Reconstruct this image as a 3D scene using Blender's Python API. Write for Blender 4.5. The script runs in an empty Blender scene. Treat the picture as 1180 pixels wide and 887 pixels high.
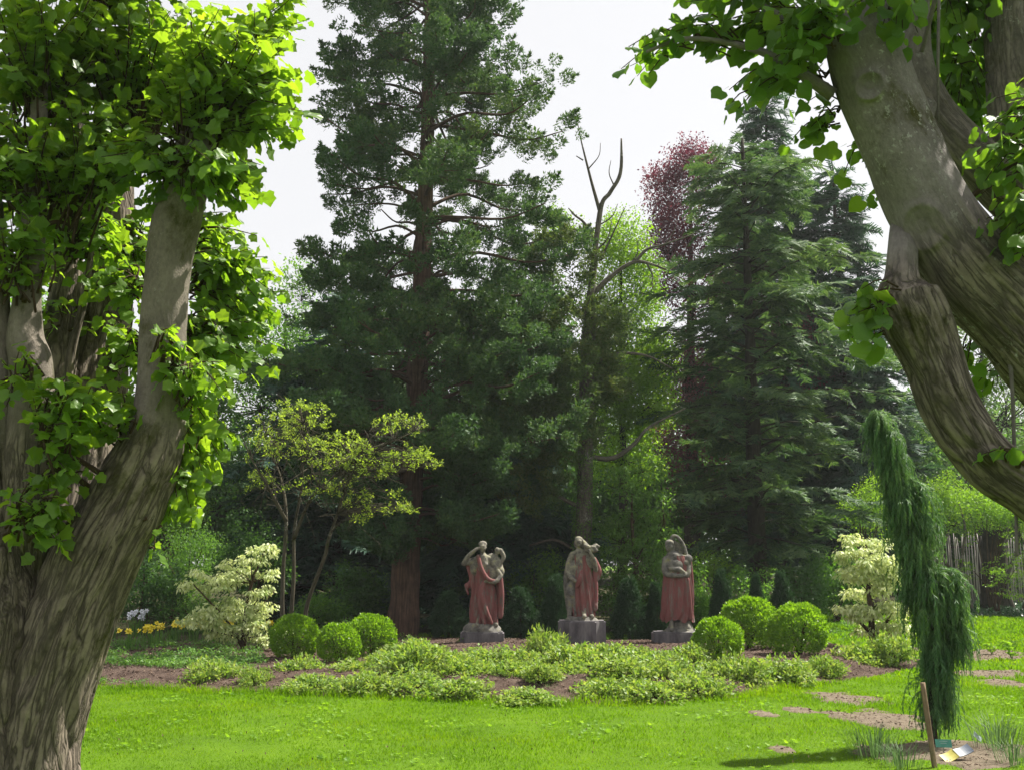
import bpy, bmesh, math, random
import numpy as np
from mathutils import Vector, Matrix
S = bpy.context.scene
COL = S.collection
rng = np.random.default_rng(7)
random.seed(7)
R = math.radians

# ------------------------------------------------------------------ camera, sky, sun, exposure
EYE = 1.6
PITCH = math.atan((650 - 443.5) / 1250.0)
F = 1250.0
cam_d = bpy.data.cameras.new('camera')
cam_d.sensor_width = 36.0
cam_d.lens = 36.0 * F / 1180.0
cam_d.clip_start = 0.05
cam_d.clip_end = 2000
cam = bpy.data.objects.new('camera', cam_d)
COL.objects.link(cam)
cam.location = (0, 0, EYE)
cam.rotation_euler = (R(90) + PITCH, 0, 0)
S.camera = cam

SUN_EL, SUN_AZ = R(57), R(60)          # azimuth clockwise from +Y (the view direction)
w = bpy.data.worlds.new('World'); S.world = w; w.use_nodes = True
nt = w.node_tree
for n in list(nt.nodes): nt.nodes.remove(n)
sky = nt.nodes.new('ShaderNodeTexSky'); sky.sky_type = 'NISHITA'; sky.sun_disc = False
sky.sun_elevation = SUN_EL; sky.sun_rotation = SUN_AZ; sky.dust_density = 3.0; sky.air_density = 1.0
hs = nt.nodes.new('ShaderNodeHueSaturation'); hs.inputs['Saturation'].default_value = 0.35
mixc = nt.nodes.new('ShaderNodeMixRGB'); mixc.inputs[0].default_value = 0.82
mixc.inputs[2].default_value = (3.45, 3.42, 3.45, 1)      # thin bright cloud veil
bg = nt.nodes.new('ShaderNodeBackground'); bg.inputs[1].default_value = 0.10
wo = nt.nodes.new('ShaderNodeOutputWorld')
nt.links.new(sky.outputs[0], hs.inputs['Color']); nt.links.new(hs.outputs[0], mixc.inputs[1])
nt.links.new(mixc.outputs[0], bg.inputs[0]); nt.links.new(bg.outputs[0], wo.inputs[0])
sl = bpy.data.lights.new('sun', 'SUN'); sl.energy = 5.0; sl.angle = R(0.6); sl.color = (1.0, 0.95, 0.84)
so = bpy.data.objects.new('sun', sl); COL.objects.link(so)
sd = Vector((math.sin(SUN_AZ) * math.cos(SUN_EL), math.cos(SUN_AZ) * math.cos(SUN_EL), math.sin(SUN_EL)))
so.rotation_euler = (-sd).to_track_quat('-Z', 'Y').to_euler()
so.location = sd * 60
S.view_settings.view_transform = 'Standard'; S.view_settings.look = 'None'
S.view_settings.exposure = 1.35; S.view_settings.gamma = 1.0; S.view_settings.use_curve_mapping = False
S.render.engine = 'CYCLES'
cy = S.cycles
cy.max_bounces = 7; cy.diffuse_bounces = 4; cy.glossy_bounces = 2; cy.transmission_bounces = 5
cy.transparent_max_bounces = 6; cy.volume_bounces = 0; cy.volume_step_rate = 4
cy.use_denoising = True
cy.sample_clamp_indirect = 8

# ------------------------------------------------------------------ picture <-> world
def ray(px, py):
    a = (px - 590) / F; b = (443.5 - py) / F
    c, s = math.cos(PITCH), math.sin(PITCH)
    return np.array([a, c - b * s, s + b * c])
def P(px, py, d):
    r = ray(px, py)
    return np.array([0, 0, EYE]) + r * (d / r[1])
def RP(px, d):                     # picture pixels -> metres at depth d
    return px * d / F

# ------------------------------------------------------------------ noise
def _h(i, j, k):
    n = (i * 374761393 + j * 668265263 + k * 2147483647 + 1013904223) & 0xffffffff
    n = ((n ^ (n >> 13)) * 1274126177) & 0xffffffff
    n = (n ^ (n >> 16)) & 0xffff
    return n / 65535.0
def vnoise(p):
    p = np.asarray(p, float)
    i = np.floor(p).astype(np.int64); f = p - i; f = f * f * (3 - 2 * f)
    out = 0
    for a in (0, 1):
        for b in (0, 1):
            for c in (0, 1):
                wt = (f[..., 0] if a else 1 - f[..., 0]) * (f[..., 1] if b else 1 - f[..., 1]) * (f[..., 2] if c else 1 - f[..., 2])
                out = out + wt * _h(i[..., 0] + a, i[..., 1] + b, i[..., 2] + c)
    return out * 2 - 1
def fbm(p, o=4):
    s = 0; a = .5; q = np.asarray(p, float)
    for _ in range(o):
        s = s + a * vnoise(q); q = q * 2.03 + 17.1; a *= .5
    return s

# ------------------------------------------------------------------ terrain
def interp(tab):
    xs = np.array([t[0] for t in tab]); ys = np.array([t[1] for t in tab])
    return lambda x: np.interp(x, xs, ys)
def G0(px, py):                    # ground point on z=0
    r = ray(px, py); t = -EYE / r[2]
    return r[0] * t, r[1] * t
front_px = [(-300, 770), (40, 784), (150, 792), (250, 798), (400, 803), (520, 810), (640, 813), (760, 812), (860, 804), (930, 790), (1000, 778), (1058, 768)]
back_px = [(-300, 712), (100, 722), (300, 727), (440, 737), (600, 742), (700, 742), (860, 742), (960, 742), (1030, 744), (1075, 752)]
_ft = [G0(*p) for p in front_px]; _bt = [G0(*p) for p in back_px]
yf = interp(_ft); yb = interp(_bt)
BX0, BX1 = _ft[0][0], _ft[-1][0]
def bed_t(x, y):                   # >0 inside the bed, grows inward (metres)
    x = np.asarray(x, float); y = np.asarray(y, float)
    wob = 0.16 * fbm(np.stack([x * 1.3, y * 1.3, 0 * x], -1), 3)
    return np.minimum(np.minimum(y - yf(x), yb(x) - y), np.minimum(x - BX0, BX1 + .5 - x)) + wob
def gz(x, y):
    x = np.asarray(x, float); y = np.asarray(y, float)
    z = 0.018 * np.clip(y - 22, 0, 60)
    z = z + 0.035 * vnoise(np.stack([x * .35, y * .35, 0 * x], -1)) * np.clip(np.abs(y) / 6, 0, 1)
    t = np.clip(bed_t(x, y) / 1.4, 0, 1)
    return z + 0.16 * t * t * (3 - 2 * t)
def H(x, y): return float(gz(np.array(x), np.array(y)))
def G(px, py):                     # picture point -> point on the ground
    r = ray(px, py); z = 0.0
    for _ in range(12):
        t = (z - EYE) / r[2]; z = H(r[0] * t, r[1] * t)
    t = (z - EYE) / r[2]
    return np.array([r[0] * t, r[1] * t, z])

# ------------------------------------------------------------------ mesh accumulator
class MB:
    def __init__(s): s.v = []; s.f = []; s.a = []; s.n = 0; s.smooth = []; s.g = []
    def add(s, v, f, attr=None, smooth=False, age=None):
        v = np.asarray(v, float).reshape(-1, 3)
        if not isinstance(f, list): f = [f]
        for q in f:
            s.f.append(np.asarray(q, np.int64) + s.n); s.smooth.append(smooth)
        s.v.append(v); s.a.append(np.zeros((len(v), 3)) if attr is None else np.asarray(attr, float).reshape(-1, 3))
        s.g.append(np.zeros(len(v)) if age is None else np.asarray(age, float).ravel()); s.n += len(v); return s
    def mesh(s, name):
        me = bpy.data.meshes.new(name)
        V = np.concatenate(s.v); me.vertices.add(len(V)); me.vertices.foreach_set('co', V.ravel().astype(np.float32))
        loops = np.concatenate([q.ravel() for q in s.f]); cnt = np.concatenate([np.full(len(q), q.shape[1]) for q in s.f])
        me.loops.add(len(loops)); me.loops.foreach_set('vertex_index', loops.astype(np.int32))
        me.polygons.add(len(cnt)); st = np.concatenate([[0], np.cumsum(cnt)[:-1]])
        me.polygons.foreach_set('loop_start', st.astype(np.int32)); me.polygons.foreach_set('loop_total', cnt.astype(np.int32))
        sm = np.concatenate([np.full(len(q), b) for q, b in zip(s.f, s.smooth)]); me.polygons.foreach_set('use_smooth', sm)
        at = me.attributes.new('rest', 'FLOAT_VECTOR', 'POINT'); at.data.foreach_set('vector', np.concatenate(s.a).ravel().astype(np.float32))
        if any(g.any() for g in s.g): ag = me.attributes.new('age', 'FLOAT', 'POINT'); ag.data.foreach_set('value', np.concatenate(s.g).astype(np.float32))
        me.update(calc_edges=True)
        return me
    def build(s, name, mat, parent=None):
        me = s.mesh(name); me.materials.append(mat)
        return link(name, me, parent)
def link(name, me, parent=None):
    o = bpy.data.objects.new(name, me); COL.objects.link(o)
    if parent is not None: o.parent = parent
    return o
def tag(o, label=None, cat=None, group=None, kind=None):
    if label: o['label'] = label
    if cat: o['category'] = cat
    if group: o['group'] = group
    if kind: o['kind'] = kind
    return o
def thing(name, label, cat, loc=(0, 0, 0), group=None):
    o = bpy.data.objects.new(name, None); COL.objects.link(o); o.location = [float(c) for c in loc]; o.empty_display_size = .2
    return tag(o, label, cat, group)
def dup(root, loc, rz=0, sc=1, label=None, group=None):
    r = root.copy(); COL.objects.link(r); r.location = loc; r.rotation_euler = (0, 0, rz); r.scale = (sc, sc, sc) if np.isscalar(sc) else sc
    if label: r['label'] = label
    if group: r['group'] = group
    for ch in list(root.children):
        c = ch.copy(); COL.objects.link(c); c.parent = r
        for g in ch.children:
            d = g.copy(); COL.objects.link(d); d.parent = c
    return r

def smooth_path(pts, n):
    pts = np.asarray(pts, float)
    if len(pts) < 3:
        t = np.linspace(0, 1, n)[:, None]; return pts[0] * (1 - t) + pts[-1] * t
    Pp = np.vstack([2 * pts[0] - pts[1], pts, 2 * pts[-1] - pts[-2]])
    u = np.linspace(0, len(pts) - 1 - 1e-9, n); i = u.astype(int); t = (u - i)[:, None]
    a, b, c, d = Pp[i], Pp[i + 1], Pp[i + 2], Pp[i + 3]
    return .5 * (2 * b + (c - a) * t + (2 * a - 5 * b + 4 * c - d) * t ** 2 + (3 * b - a - 3 * c + d) * t ** 3)
def tube(mb, pts, rad, seg=8, n=None, rough=None, age=None):
    """pts k x 3, rad k; optional displacement function rough(rest, theta) -> metres"""
    pts = np.asarray(pts, float); rad = np.asarray(rad, float)
    ag = np.ones(len(pts)) if age is None else np.asarray(age, float)
    if n:
        pr = smooth_path(np.column_stack([pts, rad, ag]), n); pts, rad, ag = pr[:, :3], np.maximum(pr[:, 3], 1e-4), np.clip(pr[:, 4], 0, 1)
    k = len(pts)
    T = np.gradient(pts, axis=0); T /= np.linalg.norm(T, axis=1)[:, None] + 1e-9
    N = np.zeros((k, 3)); a = np.array([0, 1., 0]) if abs(T[0][1]) < .8 else np.array([1., 0, 0])
    N[0] = np.cross(T[0], a); N[0] /= np.linalg.norm(N[0])
    for i in range(1, k):
        q = N[i - 1] - T[i] * np.dot(N[i - 1], T[i]); N[i] = q / (np.linalg.norm(q) + 1e-9)
    B = np.cross(T, N)
    th = np.arange(seg) / seg * 2 * np.pi
    ln = np.concatenate([[0], np.cumsum(np.linalg.norm(np.diff(pts, axis=0), axis=1))])
    c, s_ = np.cos(th), np.sin(th)
    rr = np.repeat(rad[:, None], seg, 1)
    rest = np.stack([rr * c, rr * s_, np.repeat(ln[:, None], seg, 1)], -1)
    if rough is not None: rr = rr + (rough(rest, rr) if age is None else rough(rest, rr, ag[:, None]))
    V = pts[:, None] + rr[..., None] * (N[:, None] * c[None, :, None] + B[:, None] * s_[None, :, None])
    idx = np.arange(k * seg).reshape(k, seg); j = np.roll(idx, -1, 1)
    q = np.stack([idx[:-1], j[:-1], j[1:], idx[1:]], -1).reshape(-1, 4)
    mb.add(V, [q, idx[0][::-1][None], idx[-1][None]], rest, True, None if age is None else np.repeat(ag[:, None], seg, 1))
    return mb
def unit(a): return a / (np.linalg.norm(a, axis=-1, keepdims=True) + 1e-9)
def frames(ydir, zdir):
    y = unit(np.asarray(ydir, float)); x = unit(np.cross(y, zdir)); z = np.cross(x, y)
    return np.stack([x, y, z], -1)           # columns
def scatter(mb, tv, tf, loc, Rm, sc, smooth=False):
    N = len(loc); tv = np.asarray(tv, float)
    sc = np.asarray(sc, float)
    if sc.ndim == 1: sc = sc[:, None]
    V = np.einsum('nij,nvj->nvi', Rm, tv[None] * sc[:, None, :]) + np.asarray(loc)[:, None]
    off = (np.arange(N) * len(tv))[:, None, None]
    mb.add(V.reshape(-1, 3), [(np.asarray(q)[None] + off).reshape(-1, np.asarray(q).shape[1]) for q in tf], None, smooth)
def rdir(n, g=None):
    v = (g or rng).normal(size=(n, 3)); return unit(v)

# ------------------------------------------------------------------ materials
def new_mat(name):
    m = bpy.data.materials.new(name); m.use_nodes = True; n = m.node_tree
    for x in list(n.nodes): n.nodes.remove(x)
    out = n.nodes.new('ShaderNodeOutputMaterial')
    return m, n, out
def N_(n, t, **k):
    x = n.nodes.new(t)
    for a, b in k.items():
        if hasattr(x, a): setattr(x, a, b)
        else: x.inputs[a].default_value = b
    return x
def ramp(n, stops, src=None):
    r = n.nodes.new('ShaderNodeValToRGB'); e = r.color_ramp.elements
    while len(e) > 1: e.remove(e[-1])
    e[0].position = stops[0][0]; e[0].color = (*stops[0][1], 1)
    for p, c in stops[1:]:
        q = e.new(p); q.color = (*c, 1)
    if src is not None: n.links.new(src, r.inputs[0])
    return r
def leaf_mat(name, cols, trans=.45, tcol=None, rough=.5, spec=.3, vary=.6):
    """cols: list of colours picked per leaf; tcol multiplies for light coming through"""
    m, n, out = new_mat(name)
    geo = n.nodes.new('ShaderNodeNewGeometry'); tc = n.nodes.new('ShaderNodeTexCoord')
    no = N_(n, 'ShaderNodeTexNoise'); no.inputs['Scale'].default_value = vary; no.inputs['Detail'].default_value = 2
    n.links.new(tc.outputs['Object'], no.inputs['Vector'])
    mx = N_(n, 'ShaderNodeMath', operation='MULTIPLY_ADD'); n.links.new(geo.outputs['Random Per Island'], mx.inputs[0]); mx.inputs[1].default_value = .55
    ms = N_(n, 'ShaderNodeMath', operation='MULTIPLY_ADD'); n.links.new(no.outputs['Fac'], ms.inputs[0]); ms.inputs[1].default_value = 1.2; ms.inputs[2].default_value = -.38
    n.links.new(ms.outputs[0], mx.inputs[2])
    k = len(cols); r = ramp(n, [(i / (k - 1) if k > 1 else 0, c) for i, c in enumerate(cols)], mx.outputs[0])
    p = N_(n, 'ShaderNodeBsdfPrincipled'); p.inputs['Roughness'].default_value = rough; p.inputs['Specular IOR Level'].default_value = spec
    n.links.new(r.outputs[0], p.inputs['Base Color'])
    t = n.nodes.new('ShaderNodeBsdfTranslucent')
    mm = N_(n, 'ShaderNodeMixRGB', blend_type='MULTIPLY'); mm.inputs[0].default_value = 1; mm.inputs[2].default_value = (*(tcol or (1.6, 1.5, .7)), 1)
    n.links.new(r.outputs[0], mm.inputs[1]); n.links.new(mm.outputs[0], t.inputs[0])
    mix = n.nodes.new('ShaderNodeMixShader'); mix.inputs[0].default_value = trans
    n.links.new(p.outputs[0], mix.inputs[1]); n.links.new(t.outputs[0], mix.inputs[2]); n.links.new(mix.outputs[0], out.inputs[0])
    return m
def bark_mat(name, dark, light, scale=28, stretch=.12, moss=0.0, mosscol=(.05, .06, .012), lichen=0.0, bump=.5, rough=.9):
    m, n, out = new_mat(name)
    at = N_(n, 'ShaderNodeAttribute', attribute_name='rest')
    mp = n.nodes.new('ShaderNodeMapping'); mp.inputs['Scale'].default_value = (1, 1, stretch); n.links.new(at.outputs['Vector'], mp.inputs[0])
    n1 = N_(n, 'ShaderNodeTexNoise'); n1.inputs['Scale'].default_value = scale; n1.inputs['Detail'].default_value = 6; n1.inputs['Roughness'].default_value = .65; n1.inputs['Distortion'].default_value = .4
    n.links.new(mp.outputs[0], n1.inputs['Vector'])
    r1 = ramp(n, [(.32, dark), (.5, tuple((a + b) / 2 for a, b in zip(dark, light))), (.68, light)], n1.outputs['Fac'])
    n2 = N_(n, 'ShaderNodeTexNoise'); n2.inputs['Scale'].default_value = 5; n2.inputs['Detail'].default_value = 8; n2.inputs['Roughness'].default_value = .7
    n.links.new(at.outputs['Vector'], n2.inputs['Vector'])
    r2 = ramp(n, [(.3, (.62, .6, .58)), (.7, (1.25, 1.22, 1.18))], n2.outputs['Fac'])
    mu = N_(n, 'ShaderNodeMixRGB', blend_type='MULTIPLY'); mu.inputs[0].default_value = 1
    n.links.new(r1.outputs[0], mu.inputs[1]); n.links.new(r2.outputs[0], mu.inputs[2]); cur = mu.outputs[0]
    if moss > 0:
        n3 = N_(n, 'ShaderNodeTexNoise'); n3.inputs['Scale'].default_value = 2.3; n3.inputs['Detail'].default_value = 9; n3.inputs['Roughness'].default_value = .72
        n.links.new(at.outputs['Vector'], n3.inputs['Vector'])
        r3 = ramp(n, [(.62 - moss * .25, (0, 0, 0)), (.70 - moss * .25, (1, 1, 1))], n3.outputs['Fac'])
        mi = n.nodes.new('ShaderNodeMixRGB'); n.links.new(r3.outputs[0], mi.inputs[0]); n.links.new(cur, mi.inputs[1])
        mc = N_(n, 'ShaderNodeMixRGB', blend_type='MIX'); mc.inputs[1].default_value = (*mosscol, 1); mc.inputs[2].default_value = (*[c * .45 for c in mosscol], 1)
        n.links.new(n1.outputs['Fac'], mc.inputs[0]); n.links.new(mc.outputs[0], mi.inputs[2]); cur = mi.outputs[0]
    if lichen > 0:
        n4 = N_(n, 'ShaderNodeTexNoise'); n4.inputs['Scale'].default_value = 22; n4.inputs['Detail'].default_value = 7; n4.inputs['Roughness'].default_value = .75
        n.links.new(at.outputs['Vector'], n4.inputs['Vector'])
        n5 = N_(n, 'ShaderNodeTexNoise'); n5.inputs['Scale'].default_value = 2.0; n.links.new(at.outputs['Vector'], n5.inputs['Vector'])
        ad = N_(n, 'ShaderNodeMath', operation='MULTIPLY_ADD'); n.links.new(n5.outputs['Fac'], ad.inputs[0]); ad.inputs[1].default_value = .6; n.links.new(n4.outputs['Fac'], ad.inputs[2])
        r4 = ramp(n, [(.98 - lichen * .12, (0, 0, 0)), (1.04 - lichen * .12, (1, 1, 1))], None)
        sb = N_(n, 'ShaderNodeMath', operation='SUBTRACT'); n.links.new(ad.outputs[0], sb.inputs[0]); sb.inputs[1].default_value = 0.0
        r4.color_ramp.elements[0].position = min(1, .92 - lichen * .12); r4.color_ramp.elements[1].position = min(1, .99 - lichen * .12)
        n.links.new(sb.outputs[0], r4.inputs[0])
        mi = n.nodes.new('ShaderNodeMixRGB'); n.links.new(r4.outputs[0], mi.inputs[0]); n.links.new(cur, mi.inputs[1]); mi.inputs[2].default_value = (.27, .265, .24, 1); cur = mi.outputs[0]
    p = N_(n, 'ShaderNodeBsdfPrincipled'); p.inputs['Roughness'].default_value = rough; p.inputs['Specular IOR Level'].default_value = .15
    n.links.new(cur, p.inputs['Base Color'])
    b = n.nodes.new('ShaderNodeBump'); b.inputs['Strength'].default_value = bump; b.inputs['Distance'].default_value = .035
    n.links.new(n1.outputs['Fac'], b.inputs['Height']); n.links.new(b.outputs[0], p.inputs['Normal'])
    n.links.new(p.outputs[0], out.inputs[0])
    return m
def rock_mat(name, cols, scale=6, bump=.3, rough=.9, coord='Object', stretch=(1, 1, 1), detail=8):
    m, n, out = new_mat(name)
    tc = n.nodes.new('ShaderNodeTexCoord'); mp = n.nodes.new('ShaderNodeMapping'); mp.inputs['Scale'].default_value = stretch
    n.links.new(tc.outputs[coord], mp.inputs[0])
    a = N_(n, 'ShaderNodeTexNoise'); a.inputs['Scale'].default_value = scale; a.inputs['Detail'].default_value = detail; a.inputs['Roughness'].default_value = .7
    n.links.new(mp.outputs[0], a.inputs['Vector'])
    k = len(cols); r = ramp(n, [(.3 + .4 * i / max(1, k - 1), c) for i, c in enumerate(cols)], a.outputs['Fac'])
    p = N_(n, 'ShaderNodeBsdfPrincipled'); p.inputs['Roughness'].default_value = rough; p.inputs['Specular IOR Level'].default_value = .2
    n.links.new(r.outputs[0], p.inputs['Base Color'])
    b = n.nodes.new('ShaderNodeBump'); b.inputs['Strength'].default_value = bump; b.inputs['Distance'].default_value = .03
    n.links.new(a.outputs['Fac'], b.inputs['Height']); n.links.new(b.outputs[0], p.inputs['Normal'])
    n.links.new(p.outputs[0], out.inputs[0]); return m

def old_bark(name, smooth_c, furrow_c, moss, speck):
    """smooth grey bark on young limbs turning to deep fissures where the 'age' attribute is 1"""
    m, n, out = new_mat(name); L = n.links.new
    at = N_(n, 'ShaderNodeAttribute', attribute_name='rest'); ag = N_(n, 'ShaderNodeAttribute', attribute_name='age')
    def noise(scale, st, det=6, rg=.6, dist=0., typ='FBM'):
        mp = n.nodes.new('ShaderNodeMapping'); mp.inputs['Scale'].default_value = (1, 1, st); L(at.outputs['Vector'], mp.inputs[0])
        q = N_(n, 'ShaderNodeTexNoise'); q.noise_type = typ; q.inputs['Scale'].default_value = scale; q.inputs['Detail'].default_value = det; q.inputs['Roughness'].default_value = rg; q.inputs['Distortion'].default_value = dist; L(mp.outputs[0], q.inputs['Vector']); return q
    def mix(a, b, f, typ='MIX'):
        q = N_(n, 'ShaderNodeMixRGB', blend_type=typ)
        for i, v in ((0, f), (1, a), (2, b)):
            if isinstance(v, (int, float)): q.inputs[i].default_value = v
            elif isinstance(v, tuple): q.inputs[i].default_value = (*v, 1)
            else: L(v, q.inputs[i])
        return q.outputs[0]
    fis = noise(11, .16, 3, .55, .9); wv = N_(n, 'ShaderNodeMath', operation='SUBTRACT'); L(fis.outputs['Fac'], wv.inputs[0]); wv.inputs[1].default_value = .5
    ab = N_(n, 'ShaderNodeMath', operation='ABSOLUTE'); L(wv.outputs[0], ab.inputs[0])
    fis2 = noise(30, .12, 5, .6, .6); w2 = N_(n, 'ShaderNodeMath', operation='SUBTRACT'); L(fis2.outputs['Fac'], w2.inputs[0]); w2.inputs[1].default_value = .5
    ab2 = N_(n, 'ShaderNodeMath', operation='ABSOLUTE'); L(w2.outputs[0], ab2.inputs[0])
    r1 = ramp(n, [(0, (0, 0, 0)), (.045, (.75, .75, .75)), (.12, (1, 1, 1))], ab.outputs[0]); r2 = ramp(n, [(0, (.25, .25, .25)), (.05, (1, 1, 1))], ab2.outputs[0])
    hgt = mix(r1.outputs[0], r2.outputs[0], 1., 'MULTIPLY')
    fine = noise(70, .5, 6, .7); big = noise(4, .8, 7, .7)
    fr = mix(tuple(c * .30 for c in furrow_c), furrow_c, hgt)
    sm = mix(tuple(c * .72 for c in smooth_c), smooth_c, noise(16, .7, 7, .7).outputs['Fac'])
    c = mix(sm, fr, ag.outputs['Fac'])
    c = mix(c, ramp(n, [(.3, (.66, .64, .62)), (.7, (1.25, 1.24, 1.2))], big.outputs['Fac']).outputs[0], 1., 'MULTIPLY')
    c = mix(c, ramp(n, [(.3, (.7, .7, .7)), (.7, (1.25, 1.25, 1.25))], fine.outputs['Fac']).outputs[0], .8, 'MULTIPLY')
    ms = ramp(n, [(.60 - moss, (0, 0, 0)), (.70 - moss, (1, 1, 1))], noise(2.1, .7, 9, .72).outputs['Fac'])
    c = mix(c, mix((.018, .018, .006), (.075, .075, .014), fine.outputs['Fac']), ms.outputs[0])
    sk = ramp(n, [(.66 - speck, (0, 0, 0)), (.70 - speck, (1, 1, 1))], noise(34, .8, 6, .75).outputs['Fac']); reg = ramp(n, [(.48, (0, 0, 0)), (.6, (1, 1, 1))], noise(2.6, .35, 3).outputs['Fac'])
    c = mix(c, (.33, .33, .30), mix(sk.outputs[0], reg.outputs[0], 1., 'MULTIPLY'))
    p = N_(n, 'ShaderNodeBsdfPrincipled'); p.inputs['Roughness'].default_value = .88; p.inputs['Specular IOR Level'].default_value = .15; L(c, p.inputs['Base Color'])
    hh = mix(fine.outputs['Fac'], hgt, ag.outputs['Fac']); b = n.nodes.new('ShaderNodeBump'); b.inputs['Strength'].default_value = .7; b.inputs['Distance'].default_value = .018; L(hh, b.inputs['Height']); L(b.outputs[0], p.inputs['Normal'])
    L(p.outputs[0], out.inputs[0]); return m

M = {}
M['lime_leaf'] = leaf_mat('lime_leaf', [(.060, .135, .018), (.095, .185, .024), (.135, .235, .032), (.17, .27, .04)], .56, (2.2, 2.0, .55), .42, .35, 1.2)
M['lime_leaf_right'] = leaf_mat('round_lime_leaf', [(.055, .13, .020), (.085, .175, .026), (.13, .225, .035)], .56, (2.1, 1.95, .6), .4, .35, 1.2)
M['lime_bark'] = old_bark('lime_bark', (.20, .175, .15), (.21, .175, .145), .08, .02)
M['lime_bark_right'] = old_bark('grey_lime_bark', (.20, .18, .178), (.20, .168, .15), .07, .09)
M['twig'] = bark_mat('twig_bark', (.03, .02, .012), (.08, .055, .03), 60, .2, 0, bump=.1)
M['red_bark'] = bark_mat('red_bark', (.038, .026, .020), (.14, .088, .064), 26, .07, 0, bump=.8)
M['dark_bark'] = bark_mat('dark_bark', (.018, .016, .012), (.06, .052, .04), 26, .1, .3, (.03, .035, .012), 0, .6)
M['grey_bark'] = bark_mat('grey_bark', (.05, .045, .04), (.14, .125, .105), 26, .1, .2, (.05, .055, .02), .2, .5)
M['sequoia'] = leaf_mat('sequoia_needles', [(0.036, 0.079, 0.041), (0.054, 0.114, 0.046), (0.102, 0.150, 0.048)], .32, (1.5, 1.5, .6), .6, .2, .5)
M['pine'] = leaf_mat('warm_needles', [(0.044, 0.088, 0.033), (0.075, 0.125, 0.037), (0.138, 0.150, 0.056)], .32, (1.5, 1.5, .6), .6, .2, .5)
M['cedar'] = leaf_mat('cedar_needles', [(0.026, 0.065, 0.039), (0.052, 0.104, 0.052), (0.104, 0.169, 0.072), (0.143, 0.195, 0.091)], .32, (1.5, 1.6, .7), .6, .2, .6)
M['dark_conifer'] = leaf_mat('dark_conifer_needles', [(0.027, 0.068, 0.050), (0.045, 0.102, 0.063)], .3, (1.5, 1.5, .7), .6, .2, .6)
M['yew'] = leaf_mat('yew_needles', [(0.017, 0.046, 0.021), (0.029, 0.076, 0.029)], .2, (1.5, 1.6, .6), .6, .2, 2)
M['bright'] = leaf_mat('fresh_leaf', [(.09, .20, .02), (.14, .26, .03), (.20, .32, .04)], .5, (1.9, 1.8, .6), .5, .25, .5)
M['mid'] = leaf_mat('mid_leaf', [(0.054, 0.132, 0.031), (0.084, 0.180, 0.038), (0.132, 0.240, 0.054)], .48, (1.8, 1.8, .6), .5, .25, .5)
M['dark'] = leaf_mat('dark_leaf', [(0.038, 0.088, 0.032), (0.061, 0.135, 0.041), (0.101, 0.189, 0.054)], .42, (1.6, 1.7, .6), .5, .25, .5)
M['fresh_mid'] = leaf_mat('fresh_mid_leaf', [(.06, .14, .03), (.10, .20, .04), (.15, .27, .06)], .45, (1.7, 1.7, .7), .5, .25, .5)
M['grey_leaf'] = leaf_mat('grey_green_leaf', [(.08, .14, .06), (.12, .19, .08), (.16, .24, .10)], .45, (1.5, 1.5, .8), .5, .25, .5)
M['copper'] = leaf_mat('copper_leaf', [(.06, .028, .042), (.095, .038, .055), (.14, .055, .05)], .45, (2.0, .85, 1.1), .45, .3, .5)
M['yellow_leaf'] = leaf_mat('yellow_green_leaf', [(.13, .21, .035), (.21, .31, .05), (.29, .37, .08)], .5, (1.7, 1.6, .7), .5, .25, 1)
M['variegated'] = leaf_mat('variegated_leaf', [(.18, .28, .08), (.52, .58, .30), (.66, .69, .46)], .4, (1.25, 1.25, .8), .5, .25, 3)
M['box'] = leaf_mat('box_leaf', [(.07, .16, .012), (.115, .23, .018), (.18, .30, .03)], .5, (1.9, 1.8, .5), .35, .4, 3)
M['shrublet'] = leaf_mat('yellow_shrub_leaf', [(.08, .17, .03), (.15, .25, .05), (.23, .31, .08), (.29, .33, .11)], .42, (1.5, 1.5, .6), .5, .25, 3)
M['weeping'] = leaf_mat('weeping_needles', [(0.037, 0.100, 0.044), (0.069, 0.150, 0.056), (0.163, 0.263, 0.088)], .35, (1.5, 1.6, .7), .55, .25, 2)
M['grass'] = leaf_mat('grass_blade', [(0.048, 0.109, 0.006), (0.095, 0.190, 0.005), (0.123, 0.223, 0.006), (0.190, 0.257, 0.019)], .5, (1.7, 1.75, .3), .5, .08, .9)
M['herb'] = leaf_mat('bed_herb_leaf', [(.05, .13, .03), (.09, .19, .04), (.14, .25, .06)], .4, (1.6, 1.6, .7), .5, .25, 1)
M['ivy'] = leaf_mat('ivy_leaf', [(.018, .055, .025), (.035, .085, .04)], .25, (1.5, 1.6, .7), .4, .4, 1)
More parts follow.
